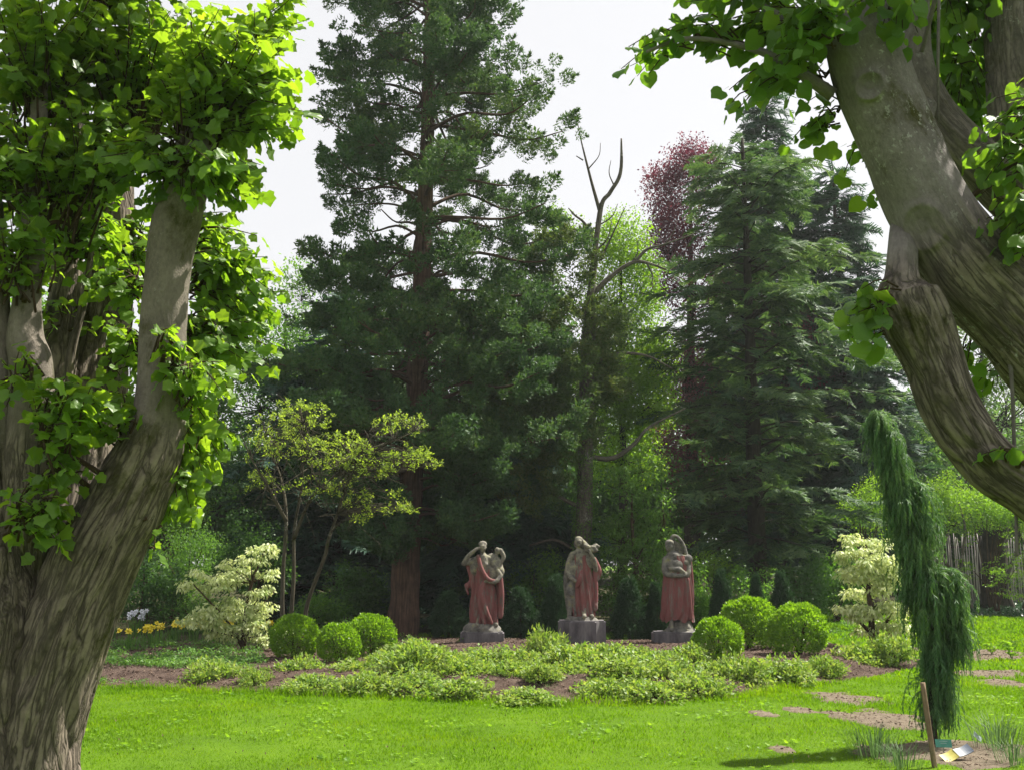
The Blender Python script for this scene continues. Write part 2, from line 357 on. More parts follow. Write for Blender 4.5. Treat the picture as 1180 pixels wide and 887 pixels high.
# ------------------------------------------------------------------ ground sheets
def ground_mat(name, cols, scale, bump, fine=60, detail=8):
    m, n, out = new_mat(name)
    tc = n.nodes.new('ShaderNodeTexCoord')
    a = N_(n, 'ShaderNodeTexNoise'); a.inputs['Scale'].default_value = scale; a.inputs['Detail'].default_value = detail; a.inputs['Roughness'].default_value = .65
    b = N_(n, 'ShaderNodeTexNoise'); b.inputs['Scale'].default_value = fine; b.inputs['Detail'].default_value = 4; b.inputs['Roughness'].default_value = .7
    for q in (a, b): n.links.new(tc.outputs['Object'], q.inputs['Vector'])
    ad = N_(n, 'ShaderNodeMath', operation='MULTIPLY_ADD'); n.links.new(b.outputs['Fac'], ad.inputs[0]); ad.inputs[1].default_value = .5
    sc = N_(n, 'ShaderNodeMath', operation='MULTIPLY'); n.links.new(a.outputs['Fac'], sc.inputs[0]); sc.inputs[1].default_value = .5
    n.links.new(sc.outputs[0], ad.inputs[2])
    k = len(cols); r = ramp(n, [(.36 + .28 * i / (k - 1), c) for i, c in enumerate(cols)], ad.outputs[0])
    p = N_(n, 'ShaderNodeBsdfPrincipled'); p.inputs['Roughness'].default_value = .95; p.inputs['Specular IOR Level'].default_value = .1
    n.links.new(r.outputs[0], p.inputs['Base Color'])
    bu = n.nodes.new('ShaderNodeBump'); bu.inputs['Strength'].default_value = bump; bu.inputs['Distance'].default_value = .05
    n.links.new(b.outputs['Fac'], bu.inputs['Height']); n.links.new(bu.outputs[0], p.inputs['Normal'])
    n.links.new(p.outputs[0], out.inputs[0]); return m
M['turf'] = ground_mat('turf', [(.045, .09, .006), (.075, .15, .006), (.11, .19, .010)], .8, .6)
M['mulch'] = ground_mat('bark_mulch', [(.035, .022, .018), (.10, .068, .055), (.19, .14, .115)], 5, 1.0, 70)
M['litter'] = ground_mat('leaf_litter', [(.02, .022, .012), (.045, .045, .02), (.07, .06, .03)], 3, 1.0, 50)
M['bare'] = ground_mat('bare_earth', [(.08, .066, .048), (.15, .12, .088), (.22, .18, .135)], 9, .6, 90)

def sheet(name, xs, ys, zf, mat, label=None):
    X, Y = np.meshgrid(xs, ys); Z = zf(X, Y)
    ny, nx = X.shape; i = np.arange(nx * ny).reshape(ny, nx)
    q = np.stack([i[:-1, :-1], i[:-1, 1:], i[1:, 1:], i[1:, :-1]], -1).reshape(-1, 4)
    mb = MB(); mb.add(np.stack([X, Y, Z], -1), q, None, True)
    return mb.build(name, mat)
xs = np.concatenate([np.linspace(-260, -25, 20), np.arange(-24, 24, .3), np.linspace(25, 260, 20)])
ys = np.concatenate([np.linspace(-80, -3, 12), np.arange(-2, 45, .3), np.linspace(46, 400, 30)])
tag(sheet('ground', xs, ys, gz, M['turf']), kind='structure')

# mulch bed: the sheet ends where it dips under the turf
def bedz(X, Y):
    t = bed_t(X, Y)
    f = .02 * fbm(np.stack([X * 6, Y * 6, 0 * X], -1), 3)
    return gz(X, Y) + np.clip(t * .25, -.06, .012) + .004 + np.where(t > 0, f, 0)
bx = np.arange(BX0, BX1 + .8, .09)
tag(sheet('mulch_bed', bx, np.arange(11.5, 25, .09), bedz, M['mulch']), kind='structure')
# woodland floor behind the bed
def wood_t(x, y):
    edge = np.interp(x, [-30, -8, -3, 1, 3.3, 4.2, 6, 10, 30], [20.0, 22.3, 24.5, 24.5, 24.5, 27, 31, 34.5, 34.5])
    return y - edge + .8 * fbm(np.stack([x * .9, y * .9, 0 * x], -1), 3)
def woodz(X, Y): return gz(X, Y) + np.clip(wood_t(X, Y) * .1, -.08, .03) + .006
tag(sheet('woodland_floor', np.arange(-45, 45, .5), np.arange(19, 95, .5), woodz, M['litter']), kind='structure')

# bare patches where the turf is worn through
patches = [(1018, 828, 44, 9), (962, 803, 26, 6), (905, 863, 17, 4), (1146, 776, 36, 4), (1160, 788, 24, 6), (1000, 806, 18, 4), (880, 822, 10, 3), (920, 818, 14, 3), (1118, 752, 60, 6)]
PT = []
for px, py, rx, ry in patches:
    c = G(px, py); d = c[1]; PT.append((c[0], c[1], RP(rx, d), abs(G(px, py - ry)[1] - G(px, py + ry)[1]) / 2))
PT.append((2.9, 7.75, 1.9, .72))       # dug soil round the weeping tree
PT.append((G(1090, 875)[0] + .2, G(1090, 868)[1], .8, .55))
def patch_t(x, y):
    t = np.full(np.shape(x), -9.)
    nz = 1.0 * fbm(np.stack([np.asarray(x) * 3.5, np.asarray(y) * 3.5, 0 * np.asarray(x)], -1), 5) + .1
    for cx, cy_, rx, ry in PT:
        t = np.maximum(t, 1 - np.sqrt(((x - cx) / rx) ** 2 + ((y - cy_) / ry) ** 2) + nz)
    return t
def patchz(X, Y):
    return gz(X, Y) + np.clip(patch_t(X, Y) * .12, -.05, .010) + .002
tag(sheet('bare_soil', np.arange(1.2, 9.5, .05), np.arange(6.5, 22, .06), patchz, M['bare']), kind='structure')

# ------------------------------------------------------------------ grass
def grass(name, x0, x1, y0, y1, n, h, wd, dens_ok):
    x = rng.uniform(x0, x1, n); y = y0 * (y1 / y0) ** rng.uniform(0, 1, n) if y0 > 0 else rng.uniform(y0, y1, n)
    ok = dens_ok(x, y); x, y = x[ok], y[ok]; n = len(x)
    z = gz(x, y)
    hh = h * rng.uniform(.5, 1.2, n) * (1 + .9 * fbm(np.stack([x * .9, y * .9, 0 * x], -1), 3) + .5 * fbm(np.stack([x * 5, y * 5, 0 * x + 5], -1), 2))
    hh = np.clip(hh, .01, .2) * np.clip(y / 12, .8, 2)
    a = rng.uniform(0, 2 * np.pi, n); ww = wd * rng.uniform(.7, 1.3, n) * np.clip(y / 10, .7, 3)
    sx, sy = np.cos(a) * ww / 2, np.sin(a) * ww / 2
    ld = rng.normal(size=(n, 2)) * .45
    b = np.stack([x, y, z - .005], -1)
    v0 = b - np.stack([sx, sy, 0 * x], -1); v1 = b + np.stack([sx, sy, 0 * x], -1)
    mid = b + np.stack([ld[:, 0] * hh * .35, ld[:, 1] * hh * .35, hh * .6], -1)
    v2 = mid + np.stack([sx, sy, 0 * x], -1) * .8; v3 = mid - np.stack([sx, sy, 0 * x], -1) * .8
    tip = b + np.stack([ld[:, 0] * hh, ld[:, 1] * hh, hh], -1)
    V = np.stack([v0, v1, v2, v3, tip], 1); o = (np.arange(n) * 5)[:, None]
    mb = MB(); mb.add(V, [o + np.array([[0, 1, 2, 3]]), o + np.array([[3, 2, 4]])])
    return tag(mb.build(name, M['grass']), kind='stuff')
def lawn_ok(x, y):
    vis = np.abs(x) < y * .50 + 2.2
    wear = fbm(np.stack([x * 1.1 + 9, y * 1.1, 0 * x], -1), 4)
    thin = rng.uniform(0, 1, len(x)) > np.clip((wear - .20) * 3.5, 0, .55)
    return vis & (bed_t(x, y) < .05) & (patch_t(x, y) < .5 * rng.uniform(0, 1, len(x)) ** 2) & thin
grass('lawn_grass', -9, 10.5, 7.2, 16, 400000, .034, .0055, lawn_ok)
grass('rear_lawn_grass', 3.0, 17, 16, 36, 110000, .035, .011, lambda x, y: (np.abs(x) < y * .5 + 1) & (bed_t(x, y) < 0) & (wood_t(x, y) < .2) & (patch_t(x, y) < .05))
grass('glade_grass', -6, 6, 21, 26, 30000, .04, .012, lambda x, y: (bed_t(x, y) < 0) & (wood_t(x, y) < .2))
# longer tufts along the bed edge
grass('edge_grass', -8, 6.5, 11.5, 15.5, 90000, .07, .006, lambda x, y: (bed_t(x, y) < .12) & (bed_t(x, y) > -.22))

# mulch chips and dead leaves
def chips(name, n, inside, mat, sz):
    x = rng.uniform(-10, 9.5, n); y = rng.uniform(7, 22, n); ok = inside(x, y); x, y = x[ok], y[ok]; n = len(x)
    z = gz(x, y) + rng.uniform(.012, .03, n)
    tv = np.array([[-.5, -.18, 0], [.5, -.25, .05], [.55, .2, 0], [-.45, .22, .08], [0, 0, .28]])
    mb = MB(); zd = unit(np.stack([rng.normal(size=n) * .4, rng.normal(size=n) * .4, np.ones(n)], -1))
    scatter(mb, tv, [np.array([[0, 1, 4], [1, 2, 4], [2, 3, 4], [3, 0, 4]])], np.stack([x, y, z], -1), frames(rdir(n), zd), sz * rng.uniform(.4, 1.4, n))
    return tag(mb.build(name, mat), kind='stuff')
M['chip'] = leaf_mat('bark_chip', [(.04, .025, .02), (.12, .08, .06), (.24, .18, .14)], .02, (1, 1, 1), .9, .1, 2)
def dots(name, n, mat, sz, tmpl, ok):
    x = rng.uniform(-5, 8, n); y = rng.uniform(7.6, 15, n); k = ok(x, y); x, y = x[k], y[k]; n = len(x); mb = MB()
    scatter(mb, tmpl[0], tmpl[1], np.stack([x, y, gz(x, y) + .022], -1), frames(rdir(n) * [1, 1, .2], rng.normal(size=(n, 3)) * .3 + [0, 0, 1.]), sz * rng.uniform(.5, 1.4, n)); return tag(mb.build(name, M[mat]), kind='stuff')
a8 = np.arange(8) * math.pi / 4; ros = np.stack([np.cos(a8), np.sin(a8), .25 + 0 * a8], -1)
star = (np.concatenate([np.stack([0 * a8, 0 * a8, 0 * a8], -1)[:1]] + [np.stack([ros[i] * .6 + np.roll(ros, 2, 0)[i] * .18, ros[i], ros[i] * .6 - np.roll(ros, 2, 0)[i] * .18]) for i in range(8)]), [np.array([[0, 1 + 3 * i, 2 + 3 * i, 3 + 3 * i] for i in range(8)])])
lawn_only = lambda x, y: (bed_t(x, y) < -.05) & (patch_t(x, y) < .1)
dots('lawn_weeds', 6000, 'bright', .026, star, lambda x, y: lawn_only(x, y) & (vnoise(np.stack([x * 1.5 + 3, y * 1.5, 0 * x], -1)) > .25))
chips('mulch_chips', 60000, lambda x, y: bed_t(x, y) > .02, M['chip'], .035)
chips('soil_crumbs', 60000, lambda x, y: patch_t(x, y) > .05, M['chip'], .022)

# ------------------------------------------------------------------ leaf templates
def lime_leaf(kind=0):
    if kind == 0:     # broad, toothed, slightly lobed
        mid = [0, .22, .42, .62, .84, 1.12]; ed = [(.26, -.12), (.55, .10), (.46, .33), (.60, .56), (.34, .78)]
    else:             # round heart
        mid = [0, .2, .42, .65, .84, 1.02]; ed = [(.24, -.16), (.50, -.02), (.58, .28), (.50, .58), (.27, .80)]
    v = [(0, m, -.16 * m * m) for m in mid]
    for s in (-1, 1):
        for x, y in ed: v.append((s * x, y, .22 * x - .42 * x * x - .20 * y * y + .05 * math.sin(y * 9)))
    v += [(-.012, -.55, .10), (.012, -.55, .10)]
    q = []; t = []
    for s, o in ((0, 6), (1, 11)):
        for i in range(4):
            f = [i, o + i, o + i + 1, i + 1]; q.append(f if s == 0 else f[::-1])
        f = [4, o + 4, 5]; t.append(f if s == 0 else f[::-1])
    t.append([0, 16, 17])
    return np.array(v), [np.array(q), np.array(t)]
def shoot_tree(tw, lf, base, tips, step, size, kind, up=.5, r0=.008, start=.3, tmpl=None):
    """leafy shoots from base points to tips: twig tubes into tw, real leaves into lf"""
    L = []; D = []; Z = []; Sz = []
    for b, t in zip(base, tips):
        ln = np.linalg.norm(t - b); lift = ln * rng.uniform(.08, .3)
        m1 = b * .6 + t * .4 + np.array([0, 0, lift]) + rng.normal(size=3) * ln * .06
        pts = smooth_path([b, m1, t], 7)
        tube(tw, pts, np.linspace(r0, .0018, 7), 4)
        n = max(3, int(ln * (1 - start) / step)); u = np.linspace(start, 1, n) * 6; i = np.minimum(u.astype(int), 5); fr = (u - i)[:, None]
        c = pts[i] * (1 - fr) + pts[i + 1] * fr; tg = unit(pts[i + 1] - pts[i])
        side = unit(np.cross(tg, [0, 0, 1.])); sg = np.where(np.arange(n) % 2, 1, -1)[:, None]
        d = side * sg * rng.uniform(.5, 1, (n, 1)) + tg * .7 + np.array([0, 0, -.25]) + rng.normal(size=(n, 3)) * .25
        d = unit(d); s = size * rng.uniform(.4, 1.3, n)
        L.append(c + d * s[:, None] * .55); D.append(d + np.array([0, 0, -.35])); Sz.append(s)
        Z.append(np.array([0, 0, 1.]) * up + rng.normal(size=(n, 3)) * .45 + d * .25)
    L = np.concatenate(L); D = np.concatenate(D); Z = np.concatenate(Z); Sz = np.concatenate(Sz)
    tv, tf = lime_leaf(kind)
    scatter(lf, tv, tf, L, frames(D, Z), Sz)
def in_ell(c, r, n, shell=.45):
    u = rdir(n) * (rng.uniform(shell ** 3, 1, (n, 1)) ** (1 / 3)); return np.asarray(c) + u * np.asarray(r)

def bark_rough(amp, fu=17, kv=2.6, lump=.08, smooth=0):
    def f(rest, rr, ag=None):
        ang = np.arctan2(rest[..., 1], rest[..., 0])
        q = np.stack([np.cos(ang) * rr * fu, np.sin(ang) * rr * fu, rest[..., 2] * kv], -1)
        q = q + .9 * np.stack([vnoise(q * .45 + 3), vnoise(q * .45 + 11), 0 * q[..., 0]], -1)
        ridg = 1 - np.minimum(1, np.abs(vnoise(q)) * 2.6) ** .7 * 2
        ridg = -ridg
        fine = 1 - np.abs(vnoise(q * np.array([2.3, 2.3, 1.8]) + 9)) * 2
        lp = fbm(np.stack([np.cos(ang) * 1.1, np.sin(ang) * 1.1, rest[..., 2] * 2.2], -1), 3)
        k = 1 if ag is None else .06 + .94 * ag
        return amp * k * (ridg + .45 * fine) + lump * rr * lp * 2
    return f

# ------------------------------------------------------------------ near lime tree on the left edge
def PX(path, d):                       # path of (px,py,rpx[,depth]) -> points, radii
    pts = []; rad = []
    for q in path:
        dd = q[3] if len(q) > 3 else d
        pts.append(P(q[0], q[1], dd)); rad.append(RP(q[2], dd))
    return pts, rad
base = P(10, 1010, 6.1); base[2] = H(base[0], base[1])
T1 = thing('lime_tree', 'thick many-stemmed pollarded lime with furrowed mossy trunk at the left edge of the lawn', 'tree', base)
def PL(path, d): pts, rad = PX(path, d); return [p - base for p in pts], rad
tk = MB()
AG = lambda path, thr, w=50: [min(1, max(0, (q[1] - thr) / w + .5)) for q in path]
for path, seg, n, amp in [
    ([(30, 1060, 85, 6.1), (33, 960, 66), (38, 880, 46), (58, 790, 44), (84, 710, 46), (112, 640, 46), (143, 580, 43), (170, 525, 37), (183, 480, 30), (187, 430, 27), (189, 370, 26), (195, 300, 27), (207, 245, 29), (222, 190, 25), (240, 110, 15), (250, 40, 9)], 90, 330, .010),
    ([(-50, 1060, 95, 6.0), (-45, 960, 82, 6.0), (-38, 870, 74), (-28, 780, 68), (-12, 700, 60), (-8, 640, 44), (-10, 570, 30), (-8, 480, 24), (-10, 380, 22), (-16, 250, 20), (-20, 120, 14), (-10, 0, 8)], 90, 300, .010),
    ([(30, 780, 36, 6.6), (55, 690, 38, 6.7), (80, 620, 38, 6.85), (94, 550, 38, 7.0), (104, 480, 38, 7.1), (112, 400, 34, 7.2), (124, 330, 28, 7.2), (132, 250, 22, 7.2), (130, 150, 15, 7.2), (120, 40, 9, 7.1)], 64, 200, .009),
    ([(28, 760, 26, 6.1), (30, 690, 28, 6.1), (28, 600, 26), (30, 530, 25), (37, 470, 24), (36, 420, 24), (29, 390, 21), (31, 345, 16), (37, 280, 14), (42, 200, 12), (46, 110, 9), (52, 20, 6)], 48, 180, .005),
    ([(70, 640, 16, 6.8), (66, 520, 17, 6.8), (70, 400, 18, 6.9), (78, 300, 16, 6.9), (88, 180, 11, 6.9), (95, 60, 7, 6.9)], 32, 100, .004),
    ([(88, 470, 7, 6.7), (80, 420, 5, 6.6), (98, 340, 4, 6.6), (110, 250, 3, 6.6)], 10, 30, .001),
]:
    pts, rad = PL(path, 6.0)
    tube(tk, pts, rad, int(seg * 1.8), int(n * 2), bark_rough(amp * 1.1), AG(path, -900 if seg in (64, 32, 10) else 500))  # rear stems fully furrowed, their darker tone partly standing in for shade
TV = np.concatenate(tk.v)[::7]; tk.build('trunk', M['lime_bark'], T1)
tw = MB(); lf = MB()
clumps = [  # px, py, rx, ry, depth, rdepth(m), shoots, base px py
    (265, 95, 95, 95, 6.0, .50, 135, 225, 170), (310, 120, 55, 55, 6.0, .3, 32, 235, 150), (250, 205, 62, 34, 5.8, .35, 55, 215, 190), (170, 190, 60, 60, 5.9, .4, 50, 210, 200),
    (170, 50, 90, 75, 6.4, .6, 90, 150, 180), (60, 60, 90, 90, 6.1, .6, 95, 45, 150), (30, 190, 75, 70, 6.0, .5, 70, 42, 250), (110, 165, 60, 70, 6.1, .4, 55, 80, 260),
    (20, 290, 40, 50, 5.9, .35, 26, 30, 345), (110, 260, 60, 45, 6.6, .4, 40, 85, 300), (50, 370, 60, 40, 6.9, .4, 22, 78, 380),
    (285, 330, 58, 52, 6.6, .35, 55, 215, 330), (250, 400, 70, 60, 6.4, .35, 60, 200, 400), (225, 445, 45, 40, 5.9, .25, 38, 195, 440), (235, 510, 32, 42, 6.2, .25, 36, 205, 480), (210, 570, 22, 45, 6.1, .2, 26, 195, 520),
    (195, 400, 22, 30, 5.75, .12, 14, 190, 410), (265, 270, 34, 34, 6.3, .25, 16, 220, 270),
    (85, 470, 50, 45, 5.6, .28, 42, 60, 520), (45, 590, 45, 45, 5.6, .25, 34, 30, 600), (20, 440, 26, 45, 5.7, .2, 18, 25, 430), (125, 475, 38, 38, 5.9, .2, 20, 150, 500), (75, 540, 40, 32, 5.7, .2, 18, 60, 540),
    (-80, 150, 120, 170, 6.2, .8, 70, -20, 250), (120, -110, 200, 90, 6.4, .9, 150, 120, 20), (330, 20, 28, 40, 6.2, .25, 13, 265, 90), (175, 635, 10, 8, 5.9, .05, 2, 165, 600), (60, 260, 60, 90, 7.3, .4, 50, 88, 280), (165, 300, 40, 60, 7.2, .3, 44, 150, 280), (150, 400, 34, 50, 6.9, .3, 34, 160, 400), (240, 300, 40, 60, 7.6, .4, 40, 215, 330), (130, 330, 40, 40, 6.5, .2, 22, 165, 330), (-5, 540, 40, 90, 7.3, .3, 30, 40, 560)]
for (px, py, rx, ry, d, rd, ns, bx_, by_) in clumps:
    c = P(px, py, d) - base; r = np.array([RP(rx, d), rd, RP(ry, d)])
    tips = in_ell(c, r, ns, .35); b0 = P(bx_, by_, d) - base; near = TV[np.argmin(np.linalg.norm(TV - b0, axis=1))]; tube(tw, [near, (near + b0) / 2 + [0, 0, .02], b0], [.016, .013, .01], 6, 8)
    bs = b0 + rng.normal(size=(ns, 3)) * .05 + (tips - b0) * rng.uniform(0, .35, (ns, 1))
    shoot_tree(tw, lf, bs, tips, .024, .064, 0, .6)
tw.build('twigs', M['twig'], T1); lf.build('crown', M['lime_leaf'], T1)

# ------------------------------------------------------------------ leaning lime tree on the right edge
base = P(1420, 1010, 4.9); base[2] = H(base[0], base[1])
T2 = thing('lime_tree', 'leaning lime with smooth grey limbs arching in from the right edge above the lawn', 'tree', base)
tk = MB()
main = [(1440, 1080, 190, 4.9), (1430, 960, 150, 4.9), (1400, 820, 120, 4.9), (1355, 690, 90, 4.9), (1300, 540, 68, 4.85), (1240, 442, 58, 4.8), (1187, 383, 52, 4.75), (1150, 344, 51, 4.72), (1110, 300, 50, 4.7), (1070, 235, 49, 4.7), (1036, 160, 48, 4.7), (1008, 95, 48, 4.7), (988, 20, 46, 4.7), (975, -60, 40, 4.7), (965, -180, 28, 4.7), (960, -300, 15, 4.7)]
pts, rad = PL(main, 4.8)
tube(tk, pts, rad, 200, 800, bark_rough(.008, lump=.10), AG(main, 262, 60))
def knot(mb, px, py, d, rad, h):          # an old pruning scar: raised collar round a sunken eye
    V = mb.v[-1]; c = P(px, py, d) - base; t = unit(c + base - [0, 0, EYE]); best = V[np.argmin(np.linalg.norm(np.cross(V - c, t), axis=1) + .3 * ((V - c) @ t))]
    q = np.linalg.norm(V - best, axis=1) / rad; out = unit(-t + [0, 0, -.1])
    V += out[None] * (h * (np.exp(-((q - .8) / .22) ** 2) - .5 * np.exp(-(q / .45) ** 2) + .5 * np.exp(-(q / 1.5) ** 2) + .16 * np.sin(q * 17) * np.exp(-(q / 1.0) ** 2)))[:, None]
knot(tk, 1002, 98, 4.7, .075, .022); knot(tk, 1062, 262, 4.7, .12, .016)
pts, rad = PL([(1400, 860, 60, 4.9), (1330, 720, 56, 4.8), (1260, 620, 38, 4.7), (1188, 563, 30, 4.6), (1142, 531, 30, 4.6), (1102, 478, 31, 4.6), (1072, 408, 33, 4.6), (1054, 366, 38, 4.6), (1041, 340, 35, 4.6), (1039, 318, 20, 4.6), (1040, 290, 17, 4.65), (1043, 250, 16, 4.8), (1050, 200, 14, 4.9), (1070, 120, 10, 5.0)], 4.6)
tube(tk, pts, rad, 150, 640, bark_rough(.009), [1] * 9 + [.7, 0, 0, 0, 0])
pts, rad = PL([(1395, 740, 60, 4.92), (1365, 630, 56, 4.98), (1330, 520, 50, 5.1), (1270, 380, 44, 5.2), (1215, 270, 38, 5.2), (1150, 208, 30, 5.2), (1105, 165, 25, 5.2), (1072, 120, 22, 5.2), (1058, 70, 17, 5.2), (1060, -20, 12, 5.2), (1070, -120, 8, 5.2)], 5.2)
tube(tk, pts, rad, 60, 200, bark_rough(.006), [1] * 6 + [.6] * 2 + [.2] * 3)
pts, rad = PL([(1385, 720, 50, 4.95), (1335, 570, 46, 5.1), (1270, 420, 40, 5.3), (1215, 300, 36, 5.3), (1180, 200, 30, 5.3), (1165, 100, 27, 5.3), (1160, 0, 25, 5.3), (1158, -150, 18, 5.3)], 5.3)
tube(tk, pts, rad, 60, 180, bark_rough(.006), [1, 1, 1, 1, .8, .7, .6, .4])
for q in ([(960, 110, 9, 4.7), (900, 70, 6), (850, 52, 4), (790, 45, 3), (745, 60, 2)], [(960, 40, 8, 4.7), (900, 20, 6), (850, -10, 3), (800, -30, 2)], [(1062, 60, 3, 4.9), (1080, -10, 3)], [(1081, 140, 1.5, 4.8), (1081, 60, 2), (1083, -40, 2)], [(1172, 640, 2, 4.6), (1170, 560, 2), (1166, 440, 2.5), (1160, 400, 3)]):
    pts, rad = PL(q, 4.7); tube(tk, pts, rad, 8, 20)
TV = np.concatenate(tk.v)[::7]; tk.build('trunk', M['lime_bark_right'], T2)
tw = MB(); lf = MB()
clumps = [
    (925, 35, 50, 55, 4.5, .3, 42, 960, 40), (895, 85, 36, 40, 4.9, .3, 20, 950, 90), (925, 145, 26, 24, 4.9, .2, 12, 965, 130), (860, 30, 55, 40, 4.8, .3, 22, 930, 30), (790, 45, 50, 18, 4.75, .18, 9, 860, 50), (735, 72, 26, 18, 4.75, .12, 6, 800, 50),
    (845, 118, 26, 16, 4.75, .12, 5, 900, 80), (880, -40, 90, 50, 4.7, .4, 30, 960, -20), (800, -15, 50, 22, 4.8, .2, 8, 880, -10), (985, 180, 22, 24, 5.0, .12, 7, 1000, 160),
    (1015, 5, 40, 16, 4.4, .12, 7, 1000, -20), (1045, 20, 30, 30, 4.45, .15, 9, 1030, -10), (1110, 40, 70, 50, 5.5, .4, 50, 1100, -30), (1120, 130, 55, 50, 5.6, .35, 30, 1100, 60), (1060, 80, 40, 50, 5.8, .3, 20, 1080, 20),
    (1150, 190, 40, 34, 4.7, .2, 20, 1190, 180), (1170, 140, 40, 40, 4.8, .2, 16, 1200, 120), (1160, 250, 36, 30, 4.5, .2, 18, 1200, 240), (1120, 210, 40, 30, 5.6, .2, 14, 1150, 200), (1170, 290, 30, 25, 4.45, .2, 9, 1210, 270),
    (1000, 345, 24, 26, 4.45, .12, 13, 1022, 345), (992, 385, 20, 24, 4.45, .12, 8, 1015, 370), (1112, 415, 12, 18, 4.9, .12, 5, 1120, 390), (1110, 345, 26, 22, 5.2, .2, 5, 1100, 330), (1020, 225, 20, 24, 5.1, .12, 5, 1040, 250), (1140, 440, 22, 12, 5.0, .1, 4, 1160, 420), (1160, 520, 24, 14, 4.4, .1, 3, 1180, 535),
    (1280, 100, 120, 150, 5.2, .9, 110, 1200, 100), (1080, -140, 220, 100, 5.0, .9, 130, 1080, -60)]
for (px, py, rx, ry, d, rd, ns, bx_, by_) in clumps:
    c = P(px, py, d) - base; r = np.array([RP(rx, d), rd, RP(ry, d)])
    tips = in_ell(c, r, ns, .3); b0 = P(bx_, by_, d) - base; near = TV[np.argmin(np.linalg.norm(TV - b0, axis=1))]; tube(tw, [near, (near + b0) / 2 + [0, 0, .02], b0], [.013, .01, .008], 6, 8)
    bs = b0 + rng.normal(size=(ns, 3)) * .03 + (tips - b0) * rng.uniform(0, .35, (ns, 1))
    shoot_tree(tw, lf, bs, tips, .029, .068, 1, .45, .005)
tw.build('twigs', M['twig'], T2); lf.build('crown', M['lime_leaf_right'], T2)
# ------------------------------------------------------------------ foliage templates (unit size)
def T_leaf(n, spread, size, up=.6, g=None, flat=1.0, asp=.55):
    g = g or rng
    c = rdir(n, g) * (g.uniform(0, 1, (n, 1)) ** .5) * spread * np.array([1, 1, flat])
    z = g.normal(size=(n, 3)) * .6 + np.array([0, 0, up]); y = g.normal(size=(n, 3)) + np.array([0, 0, -.3]) + c * .8
    Rm = frames(y, z); s = size * g.uniform(.6, 1.25, n)
    tv = np.array([(0, 0, 0), (asp * .5, .45, -.06), (0, 1, -.12), (-asp * .5, .45, -.06), ])
    V = np.einsum('nij,nvj->nvi', Rm, tv[None] * s[:, None, None]) + c[:, None]
    return V.reshape(-1, 3), [np.arange(n * 4).reshape(n, 4)]
def T_tuft(n, width=.045, ln=.45, spread=.42, lift=.5):
    """rounded brush of needle cords around a short upturned twig along +Y"""
    u = rng.uniform(0, 1, n); a = rng.uniform(0, 2 * np.pi, n); rr = rng.uniform(0, 1, n) ** .5 * spread * np.sin(np.clip(u * 1.1 + .15, 0, 1) * np.pi) ** .6
    c = np.stack([np.cos(a) * rr, u, np.sin(a) * rr * .8], -1)
    d = unit(np.stack([np.cos(a) * .7, .55 + 0 * u, np.sin(a) * .7 + lift], -1) + rng.normal(size=(n, 3)) * .5)
    s = unit(np.cross(d, rdir(n))) * width * rng.uniform(.6, 1.3, (n, 1)); l = ln * rng.uniform(.6, 1.2, (n, 1))
    V = np.stack([c - s * .5, c + s * .5, c + d * l * .6 + s * .35, c + d * l, c + d * l * .6 - s * .35], 1)
    return V.reshape(-1, 3), [np.arange(n * 5).reshape(n, 5)]
def T_spray(n=11, width=.075, side=.42, droop=.25):
    """flat herringbone conifer spray along +Y"""
    V = []; Q = []; k = 0
    def strip(a, b, w_, nrm=(0, 0, 1)):
        nonlocal k
        a = np.array(a, float); b = np.array(b, float); s = np.cross(b - a, nrm); s = s / (np.linalg.norm(s) + 1e-9) * w_ / 2
        V.extend([a - s, a + s, b + s * .3, b - s * .3]); Q.append([k, k + 1, k + 2, k + 3]); k += 4
    for i in range(n):
        u = (i + .5) / n; sd = side * (1 - u) ** .6 * (.5 + u) + .08
        for sg in (-1, 1):
            l = sd * rng.uniform(.7, 1.25); a = np.array([0, u, -droop * u * u]); d = np.array([sg * .85, .55, rng.normal() * .18 - .2])
            b = a + d * l; strip(a, b, width, (rng.normal() * .5, rng.normal() * .5, 1)); strip(a + d * l * .3, a + d * l * .3 + np.array([sg * .2, .9, -.1]) * l * .5, width * .8, (rng.normal() * .4, .2, 1))
    strip([0, 0, 0], [0, 1.05, -droop], width * .8)
    return np.array(V), [np.array(Q)]
def multi(mb, temps, loc, Rm, sc):
    loc = np.asarray(loc); pick = rng.integers(0, len(temps), len(loc))
    sc = np.asarray(sc)
    for i, (tv, tf) in enumerate(temps):
        k = pick == i
        if k.any(): scatter(mb, tv, tf, loc[k], Rm[k], sc[k])
TUFT = [T_tuft(135, .085, .21, .55, .25) for _ in range(4)]
TUFTS = [T_tuft(60, .06) for _ in range(4)]
SPRAY = [T_spray() for _ in range(4)]
LEAFY = [T_leaf(26, 1, .34) for _ in range(5)]
FINE = [T_leaf(46, 1, .22) for _ in range(5)]
FLATL = [T_leaf(30, 1, .32, 1.2, flat=.28) for _ in range(4)]
def rot_z(n):
    a = rng.uniform(0, 2 * np.pi, n); y = np.stack([np.cos(a), np.sin(a), rng.normal(size=n) * .25], -1)
    return frames(y, np.stack([rng.normal(size=n) * .2, rng.normal(size=n) * .2, np.ones(n)], -1))

